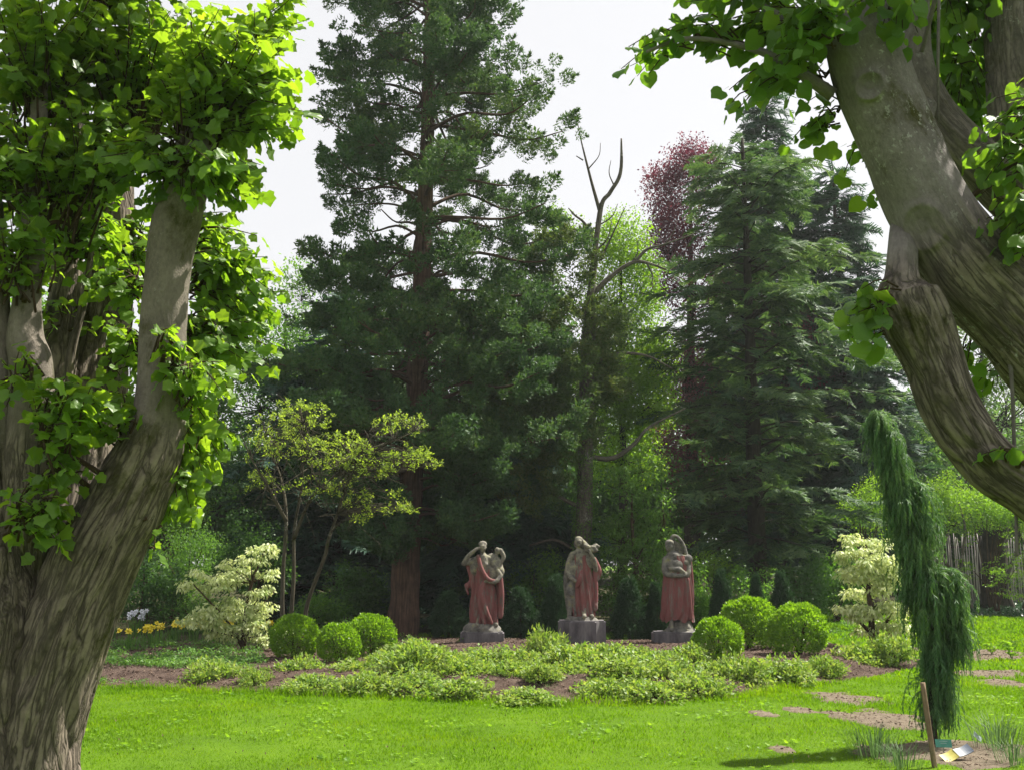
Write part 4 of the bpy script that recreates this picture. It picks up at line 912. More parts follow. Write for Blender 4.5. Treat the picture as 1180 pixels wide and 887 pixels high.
def head(c, r, face=0.0, tilt=0.0):
    """head with brow, nose, chin, eye sockets left by cheeks and brow; face = yaw of the gaze (0 towards the camera)"""
    c = np.array(c); f = np.array([math.sin(face), -math.cos(face), 0]); s = np.array([math.cos(face), math.sin(face), 0]); u = np.array([tilt, 0, 1.])
    pr = [('e', c, (r * .80, r * .92, r * 1.12)), ('t', [c + f * r * .86 + u * r * .12, c + f * r * 1.12 - u * r * .2], [r * .09, r * .15]),
          ('t', [c + f * r * .78 + s * r * .5 + u * r * .25, c + f * r * .92 + u * r * .3, c + f * r * .78 - s * r * .5 + u * r * .25], [r * .1, r * .12, r * .1]),
          ('t', [c + f * r * .82 - s * r * .22 - u * r * .5, c + f * r * .82 + s * r * .22 - u * r * .5], [r * .1, r * .1]),
          ('e', c + f * r * .7 - u * r * .85, (r * .28, r * .28, r * .25)), ('e', c + f * r * .62 + s * r * .4 - u * r * .3, (r * .25,) * 3), ('e', c + f * r * .62 - s * r * .4 - u * r * .3, (r * .25,) * 3),
          ('e', c + s * r * .8, (r * .12, r * .16, r * .24)), ('e', c - s * r * .8, (r * .12, r * .16, r * .24))]
    return pr
def hand(w, d, s=.05, curl=.5, side=1):
    """palm with four fingers and a thumb from wrist w along d"""
    w = np.array(w, float); d = unit(np.array(d, float)); n = unit(np.cross(d, [0.1, -1, .2])); b = np.cross(d, n)
    out = [('t', [w, w + d * s * .9], [s * .36, s * .42])]
    for k, l in zip((-1.5, -.5, .5, 1.5), (.7, .9, .85, .65)):
        a = w + d * s * .9 + n * k * s * .24; out.append(('t', [a, a + d * s * l * .55 - b * s * .15 * curl, a + d * s * l * .9 - b * s * .5 * curl], [s * .13, s * .12, s * .09]))
    out.append(('t', [w + d * s * .25 + n * s * .35 * side, w + d * s * .65 + n * s * .72 * side, w + d * s * .95 + n * s * .7 * side], [s * .16, s * .13, s * .1])); return out

# --- statue 1: one arm raised to the brow, a round bundle with a second small head on the other shoulder
tp = pedestal('wide low dark pedestal under the statue with the raised arm', 556, 727, dS, 1.0 * .8, .62)
c1 = lambda x, y, d=0.: np.array([(x - 222) * K, d, (y - 700) * -K])
A = thing('stone_statue', 'stone woman in red robe shading her eyes with a raised arm, carrying a rounded load', 'statue', tp, 'red-robed garden statues')
rocky('plinth', .36, .27, .15, A, 3)
fig = head(c1(222, 108, -.04), .082, -.1) + [('e', c1(165, 250, .0), (.10, .09, .17)), ('e', c1(290, 300, .0), (.12, .1, .18)), 
    ('e', c1(222, 84, .0), (.082, .088, .062)), ('t', [c1(222, 140), c1(224, 175)], [.042, .05]),
    ('t', [c1(168, 196, .0), c1(224, 180), c1(282, 196, .0)], [.06, .07, .06]), ('t', [c1(224, 190), c1(226, 260, -.02), c1(228, 330), c1(232, 400)], [.115, .125, .10, .13]), ('e', c1(200, 232, -.10), (.05, .05, .05)), ('e', c1(244, 232, -.10), (.05, .05, .05)),
    ('t', [c1(166, 200), c1(118, 215, -.04), c1(88, 222, -.06)], [0.067, 0.055, 0.049]), ('t', [c1(88, 222, -.06), c1(120, 170, -.09), c1(168, 128, -.11)], [0.051, 0.044, 0.034]),
    ('t', [c1(282, 200), c1(318, 260, -.04), c1(352, 310, -.08)], [0.067, 0.055, 0.049]), ('t', [c1(352, 310, -.08), c1(318, 350, -.16), c1(270, 352, -.17)], [0.049, 0.041, 0.034]),
    ('t', [c1(200, 560, -.08), c1(192, 640, -.12), c1(186, 655, -.20)], [0.061, 0.043, 0.049]), ('t', [c1(262, 560, -.02), c1(300, 640, -.05), c1(318, 652, -.12)], [0.061, 0.043, 0.049])]
fig += hand(c1(168, 128, -.11), (1, 0, .5), .06, .5, -1) + hand(c1(270, 352, -.17), (-1, -.2, .1), .06)
remeshed('figure', fig, M['lichen_stone'], A)
drape('robe', [(*c1(232, 0)[:1], 0, .12, .235, .17), (.02, 0, .3, .24, .17), (.03, .0, .55, .23, .165), (.02, 0, .85, .19, .145), (.005, 0, 1.1, .15, .125), (.0, 0, 1.25, .14, .10)], M['red_robe'], A, 8, .2, 2)
ld = remeshed('bundle', [('e', c1(308, 236, .06), (.15, .13, .24), (R(-22), 'Y')), ('e', c1(345, 280, .03), (.09, .1, .11)), ('e', c1(285, 190, .06), (.09, .1, .1))] + head(c1(326, 132, .04), .062, .5) + [('t', [c1(320, 160, .04), c1(312, 200, .05)], [.035, .07]), ('t', [c1(350, 130, .03), c1(372, 175, .02), c1(350, 220, 0)], [0.049, 0.043, 0.037])], M['lichen_stone'], A)
remeshed('mantle', [('t', [c1(190, 170, -.12), c1(215, 260, -.17), c1(262, 330, -.20), c1(335, 352, -.12)], [.035, .045, .04, .03]), ('t', [c1(232, 360, -.15), c1(215, 430, -.20), c1(245, 540, -.22), c1(290, 640, -.18)], [.05, .06, .05, .03]), ('t', [c1(205, 400, -.18), c1(205, 500, -.20), c1(238, 640, -.20)], [0.037, 0.049, 0.037]),
    ('t', [c1(345, 330, -.02), c1(352, 440, -.02), c1(348, 590, -.03)], [0.061, 0.067, 0.061]), ('t', [c1(340, 340, .05), c1(330, 460, .05), c1(325, 570, .03)], [.05, .06, .05])], M['red_robe'], A)
remeshed('side_drape', [('t', [c1(130, 215, .02), c1(150, 300, 0), c1(158, 420, .0), c1(165, 600, .0)], [.05, .05, .055, .05]), ('e', c1(112, 380, -.02), (.055, .05, .06)), ('t', [c1(108, 400, -.02), c1(120, 440, -.02)], [.03, .02]), ('t', [c1(108, 220, .0), c1(138, 330, .0), c1(112, 380, 0)], [0.037, 0.037, 0.037])], M['red_robe'], A)

# --- statue 2: slender figure with a laden tray at the shoulder and a small companion
tp = pedestal('tallest grey-violet pedestal, rounded, under the middle statue', 670, 714, 20.4, .86, .74, 0, cyl=True)
o2 = pedestal('small square stone block beside the foot of the tallest pedestal', 696, 744, 20.2, .34, .34, .2)
c2 = lambda x, y, d=0.: np.array([(x - 225) * K, d, (y - 640) * -K])
A = thing('stone_statue', 'slender red-robed stone figure with a fruit horn at the shoulder, on the tallest pedestal', 'statue', tp, 'red-robed garden statues')
rocky('plinth', .30, .26, .07, A, 8)
fig = head(c2(208, 92, -.03), .078, .35, .2) + [('e', c2(172, 290, .0), (.10, .09, .2)), ('e', c2(280, 230, .0), (.10, .09, .16)), ('e', c2(210, 72, .01), (.078, .085, .06)), ('e', c2(196, 100, .05), (.05, .06, .09)), ('t', [c2(205, 120), c2(212, 155)], [.038, .048]),
    ('t', [c2(165, 180), c2(215, 165), c2(270, 178)], [.055, .06, .05]), ('t', [c2(215, 170), c2(220, 250, -.02), c2(225, 330)], [.10, .105, .11]),
    ('t', [c2(163, 182), c2(132, 250, .0), c2(125, 305, -.02)], [0.061, 0.051, 0.046]), ('t', [c2(125, 305, -.02), c2(150, 345, -.12), c2(195, 372, -.17)], [0.046, 0.039, 0.032]),
    ('t', [c2(270, 180), c2(318, 250, -.02), c2(330, 290, -.02)], [0.061, 0.051, 0.046]), ('t', [c2(330, 290, -.02), c2(318, 220, -.10), c2(290, 170, -.13)], [0.044, 0.037, 0.032]),
    ('t', [c2(240, 560, -.12), c2(240, 600, -.17), c2(238, 612, -.25)], [0.055, 0.043, 0.043]), ('t', [c2(290, 560, -.04), c2(292, 605, -.08), c2(296, 612, -.14)], [0.049, 0.043, 0.043])]
fig += hand(c2(195, 372, -.17), (1, -.1, .4), .055) + hand(c2(290, 170, -.13), (-.4, 0, 1), .055)
remeshed('figure', fig, M['lichen_stone'], A)
drape('robe', [(.035, 0, .05, .19, .16), (.035, 0, .25, .195, .16), (.04, 0, .6, .185, .15), (.03, 0, .9, .15, .13), (.0, 0, 1.08, .13, .115), (-.01, 0, 1.18, .125, .09)], M['red_robe'], A, 9, .17, 5)
pr = [('t', [c2(225, 60, .05), c2(250, 100, -.02), c2(275, 135, -.06)], [.02, .045, .06]), ('e', c2(300, 150, -.06), (.13, .08, .055))]
for k in range(12): pr.append(('e', c2(250 + rng.uniform(0, 105), 135 + rng.uniform(-22, 14), -.08 + rng.uniform(-.05, .05)), (.035,) * 3))
remeshed('fruit_horn', pr, M['lichen_stone'], A)
remeshed('side_drape', [('t', [c2(325, 210, .04), c2(350, 290, .04), c2(345, 350, .03)], [0.037, 0.061, 0.037]), ('t', [c2(322, 300, .0), c2(325, 420, 0), c2(318, 560, -.02)], [0.043, 0.055, 0.061]), ('t', [c2(225, 300, -.13), c2(212, 350, -.18), c2(190, 400, -.16)], [0.037, 0.049, 0.037]), ('e', c2(320, 540, -.03), (.05, .06, .07))], M['red_robe'], A)
remeshed('companion', head(c2(165, 345, -.06), .062, .4) + [('t', [c2(165, 375, -.04), c2(160, 430, -.03), c2(165, 500, -.02)], [.06, .085, .08]), ('t', [c2(150, 500, -.02), c2(142, 560, -.02), c2(138, 615, -.03)], [0.067, 0.051, 0.043]), ('t', [c2(182, 500, -.04), c2(185, 560, -.05), c2(180, 615, -.05)], [0.067, 0.051, 0.043]), ('t', [c2(140, 395, -.05), c2(128, 430, -.07), c2(150, 460, -.12)], [0.043, 0.037, 0.032]), ('t', [c2(188, 395, -.06), c2(205, 350, -.12)], [.033, .026]), ('t', [c2(128, 250, .05), c2(125, 380, .06), c2(135, 560, .06)], [.04, .07, .05])], M['stone'], A)

# --- statue 3: hooded figure facing left with a tall curved harp
tp = pedestal('broad low pedestal under the hooded statue, beside the box balls', 781, 727, dS, .95, .66)
c3 = lambda x, y, d=0.: np.array([(x - 230) * K, d, (y - 745) * -K])
A = thing('stone_statue', 'hooded red-robed stone figure turned aside, holding a tall curved harp', 'statue', tp, 'red-robed garden statues')
rocky('plinth', .30, .25, .06, A, 14); rocky('foot_stone', .24, .17, .19, A, 21, cx=.04)
fig = head(c3(178, 145, -.03), .082, -1.0) + [('e', c3(218, 290, -.06), (.17, .13, .17)), ('e', c3(182, 122, .0), (.088, .095, .07)), ('e', c3(198, 150, .03), (.06, .075, .10)), ('t', [c3(182, 175), c3(195, 210)], [.05, .075]),
    ('t', [c3(160, 235), c3(205, 212), c3(290, 235)], [.065, .085, .075]), ('t', [c3(210, 225), c3(215, 300, -.02), c3(220, 390)], [.135, .135, .12]), ('e', c3(312, 235, -.02), (.085, .09, .085)), ('e', c3(290, 262, -.08), (.06, .06, .055)),
    ('t', [c3(152, 240), c3(138, 310, -.08), c3(150, 345, -.12)], [0.067, 0.059, 0.051]), ('t', [c3(150, 345, -.12), c3(200, 352, -.19), c3(250, 355, -.19)], [0.051, 0.044, 0.037]),
    ('t', [c3(300, 250), c3(305, 320, -.08), c3(290, 352, -.12)], [0.067, 0.059, 0.051]), ('t', [c3(290, 352, -.12), c3(240, 312, -.19), c3(190, 305, -.18)], [0.049, 0.041, 0.034]),
    ('t', [c3(200, 480, .0), c3(180, 660, -.1), c3(178, 720, -.14), c3(170, 732, -.2)], [.06, .05, .04, .04])]
fig += hand(c3(250, 355, -.19), (1, 0, .1), .055) + hand(c3(190, 305, -.18), (-1, 0, .2), .055, .5, -1)
remeshed('figure', fig, M['stone'], A)
drape('robe', [(-.01, 0, .2, .29, .2), (-.01, 0, .38, .285, .2), (.0, 0, .75, .265, .19), (.0, 0, 1.05, .235, .17), (.0, 0, 1.25, .205, .15), (.0, 0, 1.38, .17, .12)], M['red_robe'], A, 10, .13, 9)
th = np.linspace(-.1, 1, 14) * math.pi
arch = [c3(208, 140, .05), c3(198, 95, .04), c3(212, 72, .03), c3(240, 78, .02), c3(268, 110, .02), c3(288, 150, .02), c3(300, 200, .02), c3(318, 250, .02)]
remeshed('harp', [('t', arch, [.03, .035, .035, .035, .036, .036, .04, .05])], M['stone'], A)
mb = MB()
for k in range(6):
    u = k / 5; tube(mb, [c3(214 + 60 * u, 88 + 70 * u, .03), c3(212 + 62 * u, 200 + 22 * u, .03)], [.006, .006], 6)
mb.add([c3(208, 95, .035), c3(262, 125, .035), c3(285, 190, .035), c3(215, 200, .035), c3(208, 95, .05), c3(262, 125, .05), c3(285, 190, .05), c3(215, 200, .05)], np.array([[0, 1, 2, 3], [7, 6, 5, 4], [0, 4, 5, 1], [1, 5, 6, 2], [2, 6, 7, 3], [3, 7, 4, 0]]))
mb.build('harp_board', M['lichen_stone'], A)
remeshed('side_drape', [('t', [c3(328, 250, .02), c3(335, 400, .02), c3(340, 560, .0)], [0.037, 0.043, 0.024]), ('t', [c3(300, 380, -.12), c3(306, 520, -.14), c3(312, 650, -.14)], [0.037, 0.043, 0.037])], M['red_robe'], A)

# ------------------------------------------------------------------ clipped box balls
def ball_mesh(seed, n, r=1.):
    g = np.random.default_rng(seed); u = rdir(n, g); u[:, 2] = np.where(u[:, 2] < -.75, -u[:, 2], u[:, 2])
    lump = 1 + .10 * vnoise(u * 2.6 + seed) + .07 * vnoise(u * 7 + seed)
    rr = r * lump * (1 - np.abs(g.normal(size=n)) * .07); c = u * rr[:, None] * np.array([1, 1, .93])
    tv = np.array([(0, 0, 0), (.27, .45, -.05), (0, 1, -.1), (-.27, .45, -.05)])
    y = u * .8 + g.normal(size=(n, 3)) * .6 + [0, 0, .35]; z = g.normal(size=(n, 3)) + u * .6
    mb = MB(); scatter(mb, tv, [np.array([[0, 1, 2, 3]])], c, frames(y, z), .105 * g.uniform(.5, 1.3, n)); return mb
def box_ball(label, px, py, wpx, d, src=None, seed=1, rz=0):
    b = at(px, d); rad = RP(wpx / 2, d); cz = P(px, py, d)[2]; rz_ = (cz - b[2])
    t = thing('box_ball', label, 'topiary', (b[0], b[1], b[2]), 'clipped box balls at the back of the bed')
    if src is None:
        m = ball_mesh(seed, 10000); m = m.mesh('foliage'); m.materials.append(M['box'])
        s_ = MB()
        for k in range(9): e = rdir(1)[0] * [.6, .6, .5]; tube(s_, [(0, 0, -.95), e * .4 - [0, 0, .3], e], [.05, .03, .012], 5, 6)
        tube(s_, [(0, 0, -1.15), (0, 0, -.6)], [.07, .06], 8); sm_ = s_.mesh('stem'); sm_.materials.append(M['twig'])
    else: m, sm_ = src
    zc = max(rz_, rad * .82)
    for nm, me in (('foliage', m), ('stem', sm_)):
        o = link(nm, me, t); o.scale = (rad, rad, rad); o.location = (0, 0, zc); o.rotation_euler[2] = rz
    return (m, sm_)
b1 = box_ball('round clipped box ball standing apart, nearest the pale dogwood and tallest of its trio', 341, 746, 54, 17.3, None, 1)
b2 = box_ball('smallest and lowest box ball of the trio near the red-brown trunk', 391, 752, 48, 16.6, b1, rz=1)
b3 = box_ball('wide box ball just before the red-brown trunk, behind the small one', 428, 743, 53, 17.7, None, 2)
box_ball('lowest box ball of the trio beside the hooded statue, closest to the shrubs', 826, 749, 55, 16.9, b3, rz=2)
b4 = box_ball('rearmost and largest box ball, right beside the hooded statue', 862, 725, 64, 19.3, None, 3)
box_ball('large box ball furthest from the statues, beside bare mulch', 919, 735, 64, 18.0, b1, rz=4)

# ------------------------------------------------------------------ low yellow-green shrubs in the bed
def mound_mesh(seed, n=3000, shoots=260):
    g = np.random.default_rng(seed); u = rdir(shoots, g); u[:, 2] = np.abs(u[:, 2]) * .9 + .05; u = unit(u)
    R_ = 1 + .35 * vnoise(u * 2.2 + seed * 3.1); tips = u * R_[:, None] * [1, 1, .68]
    k = n // shoots; tt = np.repeat(tips, k, 0); f = g.uniform(.55, 1.03, (len(tt), 1)); c = tt * f + g.normal(size=tt.shape) * .045
    c[:, 2] = np.abs(c[:, 2])
    y = unit(tt) * .6 + g.normal(size=c.shape) * .8 + [0, 0, .3]; z = g.normal(size=c.shape) * .6 + [0, 0, 1.]
    tv = np.array([(0, 0, 0), (.24, .45, -.05), (0, 1, -.12), (-.24, .45, -.05)])
    mb = MB(); scatter(mb, tv, [np.array([[0, 1, 2, 3]])], c, frames(y, z), .150 * g.uniform(.5, 1.2, len(c))); m = mb.mesh('foliage'); m.materials.append(M['shrublet'])
    sb = MB()
    for q in tips[::6]: tube(sb, [(0, 0, -.05), q * [.45, .45, .35], q * .93], [.02, .014, .006], 4, 6)
    s = sb.mesh('stems'); s.materials.append(M['twig']); return m, s
MM = [mound_mesh(i) for i in range(5)]
mounds = [  # px, py (foot), width px, height px, what marks it
    (251, 795, 58, 30, 'low yellow-green shrub nearest the daffodils, first in the front row'), (294, 798, 34, 24, 'smallest low shrub in the front row, second from the daffodils'),
    (347, 788, 52, 26, 'low shrub just below the lone round box ball'), (357, 803, 52, 24, 'low front-row shrub two rows below the lone round box ball'),
    (410, 790, 58, 26, 'low shrub on the mulch below the smallest box ball of the trio'), (418, 804, 56, 26, 'low front-row shrub below the smallest box ball of the trio'),
    (480, 784, 74, 34, 'broad low shrub in front of the red-brown conifer trunk'), (476, 806, 66, 26, 'low front-row shrub in line with the red-brown conifer trunk'), (482, 762, 50, 24, 'small low shrub right against the foot of the red-brown conifer trunk'),
    (532, 810, 66, 26, 'low front-row shrub below the statue with the raised arm'), (538, 790, 60, 28, 'low shrub two rows below the statue with the raised arm'), (545, 772, 66, 20, 'bushy low shrub hiding the foot of the raised-arm pedestal'),
    (588, 774, 60, 24, 'low shrub between the raised-arm pedestal and the tallest pedestal'), (592, 792, 58, 28, 'low shrub in the middle of the bed among silvery herbs'), (606, 813, 62, 18, 'flat isolated front-row shrub ringed by bare mulch'),
    (630, 766, 40, 36, 'upright low shrub at the near foot of the tallest pedestal'), (660, 778, 66, 30, 'low shrub in front of the tallest pedestal'), (650, 796, 62, 26, 'low shrub two rows below the tallest pedestal'),
    (700, 770, 56, 26, 'low shrub beside the small square stone block'), (716, 788, 66, 28, 'low shrub in the middle row below the small square block'), (692, 810, 60, 24, 'low front-row shrub bordering bare mulch below the middle statue'),
    (748, 776, 60, 22, 'low shrub before the broad pedestal of the hooded statue'), (768, 792, 68, 30, 'low shrub in the middle row below the hooded statue'), (745, 812, 70, 26, 'low front-row shrub below the hooded statue'),
    (792, 770, 44, 25, 'low shrub tucked between the hooded statue and the lowest box ball'), (806, 808, 66, 28, 'low front-row shrub below the lowest box ball'), (850, 800, 62, 36, 'tall front-row shrub below the rearmost box ball'),
    (904, 794, 62, 30, 'greener low shrub below the box ball furthest from the statues'), (946, 784, 46, 26, 'greener low shrub at the turn of the bed edge'), (990, 776, 54, 30, 'yellow low shrub before the pale dogwood near the weeping tree'), (1026, 770, 46, 34, 'yellow low shrub against the weeping tree trunk'),
    (520, 774, 40, 20, 'little low shrub between the conifer trunk and the raised-arm pedestal'), (440, 772, 34, 18, 'tiny low shrub under the wide box ball of the trio'), (828, 786, 50, 22, 'low shrub pressed against the lowest box ball'),
    (625, 788, 40, 22, 'little low shrub in the middle of the bed left of centre row'), (730, 764, 40, 16, 'little low shrub behind the row between the two right-hand pedestals')]
for i, (px, py, wp, hp, lab) in enumerate(mounds):
    b = G(px, py - hp * .25); d = b[1]
    t = thing('low_shrub', lab, 'shrub', b, 'low yellow-green shrubs planted in the mulch bed'); m, s = MM[i % 5]
    for nm, me in (('foliage', m), ('stems', s)):
        o = link(nm, me, t); o.scale = (RP(wp / 2, d) * 1.26, RP(wp / 2, d) * 1.2, RP(hp, d) / .82); o.rotation_euler[2] = i * 1.7

# ------------------------------------------------------------------ small dark yew columns behind the statues
def yew_mesh(seed, n=420):
    u = rng.uniform(.0, 1, n); a = rng.uniform(0, 6.28, n); rr = (1 - u ** 2.2) * .95 * rng.uniform(.55, 1.05, n) + .06; c = np.stack([np.cos(a) * rr * .34, np.sin(a) * rr * .34, u * .9], -1)
    d = np.stack([np.cos(a) * .6, np.sin(a) * .6, np.full(n, .9)], -1) + rng.normal(size=(n, 3)) * .25
    mb = MB(); multi(mb, TUFTS, c, frames(d, rdir(n)), .13 * rng.uniform(.7, 1.3, n)); m = mb.mesh('foliage'); m.materials.append(M['yew'])
    s_ = MB(); tube(s_, [(0, 0, -.03), (0, 0, .8)], [.03, .008], 6); q = s_.mesh('trunk'); q.materials.append(M['twig']); return m, q
YW = [yew_mesh(k) for k in range(3)]
for i, (px, ytop, d, wp, lab) in enumerate([
    (517, 683, 22.0, 40, 'dark yew column left of the raised-arm statue'), (600, 678, 22.0, 40, 'dark yew column just right of the raised-arm statue'), (641, 664, 21.6, 34, 'dark yew column hard against the tallest pedestal, on the raised-arm side'),
    (725, 668, 21.6, 38, 'dark yew column between the tallest pedestal and the hooded statue'), (757, 672, 21.7, 30, 'slim dark yew column tucked behind the hooded statue'), (832, 658, 22.2, 28, 'dark yew column first to the right of the hooded statue'),
    (872, 664, 23.0, 22, 'slimmest dark yew column, half behind the rearmost box ball'), (902, 660, 22.4, 32, 'dark yew column above the box ball furthest from the statues')]):
    b = at(px, d); hgt = P(px, ytop, d)[2] - b[2]; t = thing('yew_column', lab, 'conifer', b, 'small clipped yews behind the statues'); m, s = YW[i % 3]
    for nm, me in (('foliage', m), ('trunk', s)):
        o = link(nm, me, t); o.scale = (RP(wp / 2, d) / .36, RP(wp / 2, d) / .36, hgt / .98); o.rotation_euler[2] = i * 2.1

# ------------------------------------------------------------------ variegated dogwoods
def dogwood(label, foot, d, stems, tiers, cl=.17):
    b = at(foot, d); t = thing('variegated_dogwood', label, 'shrub', b, 'cream-leaved dogwoods at either end of the bed'); tb = MB(); cr = MB(); loc = []
    for q in stems:
        tube(tb, [P(x, y, d) - b + [0, rng.normal() * .05, 0] for x, y, r in q], [RP(r, d) for x, y, r in q], 7, 14)
    for (px, py, rx, ry, n) in tiers:
        c = P(px, py, d) - b + [0, rng.uniform(-.25, .25), 0]; loc.append(in_ell(c, (RP(rx, d), RP(rx, d) * .8, RP(ry, d)), n, .2))
        k = min(range(len(stems[0])), key=lambda i: abs((P(*stems[0][i][:2], d) - b)[2] - (c[2] - .2))); a = P(*stems[0][k][:2], d) - b
        tube(tb, [a, a * .4 + c * .6 - [0, 0, .03], c + [0, 0, .02]], [.014, .009, .004], 5, 8)
    loc = np.concatenate(loc); multi(cr, DOG, loc, rot_z(len(loc)), cl * rng.uniform(.7, 1.25, len(loc)))
    tb.build('stems', M['twig'], t); cr.build('foliage', M['variegated'], t)
DOG = []
for k in range(4):
    n = 22; c = rdir(n) * (rng.uniform(0, 1, (n, 1)) ** .5) * [.8, .8, .22]; a = np.arctan2(c[:, 1], c[:, 0]); y = np.stack([np.cos(a) * .7, np.sin(a) * .7, np.full(n, -.75)], -1) + rng.normal(size=(n, 3)) * .3
    tv = np.array([(0, 0, 0), (.22, .4, -.04), (0, 1, -.12), (-.22, .4, -.04)]); Rm = frames(y, rng.normal(size=(n, 3)) * .4 + [0, 0, 1.]); s = .5 * rng.uniform(.6, 1.2, n)
    V = np.einsum('nij,nvj->nvi', Rm, tv[None] * s[:, None, None]) + c[:, None]; DOG.append((V.reshape(-1, 3), [np.arange(n * 4).reshape(n, 4)]))
dogwood('pale cream-leaved dogwood with open tiers behind the daffodils', 282, 18.9, [[(282, 760, 3), (281, 735, 3), (283, 710, 2.5), (290, 670, 2), (305, 635, 1)], [(280, 745, 2), (262, 715, 1.5), (240, 690, 1), (222, 672, .8)], [(283, 720, 2), (300, 700, 1), (315, 680, .8)], [(284, 755, 1.5), (300, 742, 1), (325, 728, .8)]],
    [(305, 632, 16, 8, 16), (292, 645, 15, 7, 14), (262, 648, 8, 7, 8), (268, 668, 22, 12, 34), (230, 661, 11, 6, 9), (215, 672, 10, 5, 9), (236, 676, 12, 6, 10), (280, 660, 14, 8, 14), (312, 661, 7, 6, 8), (305, 680, 13, 7, 14), (262, 694, 14, 8, 14), (244, 712, 26, 15, 44), (284, 706, 24, 12, 40), (264, 724, 30, 12, 44), (297, 718, 16, 10, 18), (213, 716, 8, 4, 7), (300, 695, 20, 6, 14), (325, 724, 10, 4, 7), (305, 738, 15, 7, 13)], .15)
dogwood('dense cream-white dogwood glowing behind the weeping tree', 1005, 20.5, [[(1005, 742, 4), (1003, 715, 3.5), (1000, 680, 2.5), (998, 640, 2), (1000, 620, 1)], [(1004, 735, 3), (1025, 712, 2), (1040, 695, 1)], [(1003, 730, 2.5), (985, 710, 1.5), (972, 700, 1)]],
    [(985, 622, 14, 7, 16), (1008, 625, 14, 8, 16), (975, 640, 12, 10, 20), (1000, 645, 22, 14, 50), (1024, 655, 12, 12, 24), (985, 662, 20, 10, 34), (1015, 672, 20, 12, 40), (995, 684, 18, 8, 22), (970, 700, 12, 5, 12), (990, 706, 20, 10, 34), (1020, 700, 18, 12, 34), (1030, 722, 18, 10, 26), (1006, 724, 22, 8, 24)], .17)

M['stem_bark'] = bark_mat('stem_bark', (.03, .027, .02), (.10, .09, .065), 26, .1, .3, (.05, .06, .02), .1, .5)
# ------------------------------------------------------------------ yellow-green airy tree with thin stems
d = 18.0; b = at(332, d)
t = thing('spindly_tree', 'airy small tree with several bare thin stems and fresh yellow-green leaf tufts', 'tree', b)
tb = MB(); cr = MB(); LP = lambda q: [P(x, y, d) - b + [0, z, 0] for x, y, z in q]
for q, r in [([(325, 728, 0), (326, 660, 0), (330, 600, 0), (322, 550, .1), (300, 500, .3)], (2.7, 2.3, 1.9, 1.3, .6)), ([(333, 728, .1), (337, 660, .1), (338, 610, .1), (350, 550, -.1), (352, 490, -.2)], (2.6, 2.2, 1.8, 1.1, .6)), ([(345, 728, .3), (352, 690, .3), (372, 640, .2), (378, 620, .1), (400, 560, 0), (425, 500, -.1)], (2.6, 2.3, 2, 1.8, 1.2, .6)), ([(337, 620, .1), (365, 570, -.2), (420, 530, -.4), (480, 500, -.4)], (2.2, 1.5, 1, .5)), ([(330, 600, 0), (312, 560, -.3), (296, 530, -.4), (285, 500, -.5)], (2.2, 1.5, .9, .4))]:
    tube(tb, LP(q), [RP(x, d) for x in r], 8, 30, bark_rough(.004, 14, 1.2))
tips = []
for (px, py, rx, ry, n, dd) in [(315, 500, 38, 30, 60, .2), (350, 480, 40, 16, 45, -.1), (390, 520, 50, 22, 85, -.3), (430, 535, 55, 16, 70, -.3), (455, 490, 30, 12, 22, -.2), (480, 485, 14, 8, 8, -.2), (475, 525, 26, 12, 26, -.4), (505, 537, 9, 4, 4, -.4), (440, 578, 40, 12, 22, -.3), (375, 560, 40, 14, 26, -.2), (300, 545, 24, 22, 22, 0), (425, 600, 20, 6, 6, -.3), (465, 590, 22, 6, 8, -.3)]:
    e = in_ell(P(px, py, d) - b + [0, dd, 0], (RP(rx, d), .7, RP(ry, d)), n, .1); tips.append(e)
tips = np.concatenate(tips); root = [r_ for q_ in ([(330, 620, 0), (322, 550, .1), (300, 500, .3)], [(338, 610, .1), (350, 550, -.1), (352, 490, -.2)], [(372, 640, .2), (378, 620, .1), (400, 560, 0), (425, 500, -.1)], [(337, 620, .1), (365, 570, -.2), (420, 530, -.4), (480, 500, -.4)], [(330, 600, 0), (312, 560, -.3), (296, 530, -.4)]) for r_ in smooth_path(LP(q_), 9)]
for e in tips:
    a = min(root, key=lambda q: abs(np.linalg.norm(q - e) - .45) + (2 if q[2] > e[2] + .05 else 0)); m = a * .5 + e * .5 + [0, 0, .04] + rng.normal(size=3) * .07
    tube(tb, [a, m, e], [.008, .005, .0025], 4, 7)
    if rng.uniform() < .3:
        f = m + rng.normal(size=3) * .3 - [0, 0, .2]; tube(tb, [a * .4 + m * .6, f, f + rng.normal(size=3) * .12], [.006, .004, .002], 4, 5)
TIP = []
for k in range(4):
    n = 11; y = rdir(n) + [0, 0, .6]; c = rng.normal(size=(n, 3)) * .35; tv = np.array([(0, 0, 0), (.25, .45, -.05), (0, 1, -.1), (-.25, .45, -.05)]); V = np.einsum('nij,nvj->nvi', frames(y, rdir(n)), tv[None] * rng.uniform(.5, .9, (n, 1, 1))) + c[:, None]; TIP.append((V.reshape(-1, 3), [np.arange(n * 4).reshape(n, 4)]))
tips = tips[:len(tips)]; multi(cr, TIP, np.vstack([tips, tips + rng.normal(size=tips.shape) * .05]), rot_z(len(tips) * 2), .070 * rng.uniform(.5, 1.3, len(tips) * 2))
tb.build('stems', M['stem_bark'], t); cr.build('foliage', M['yellow_leaf'], t)

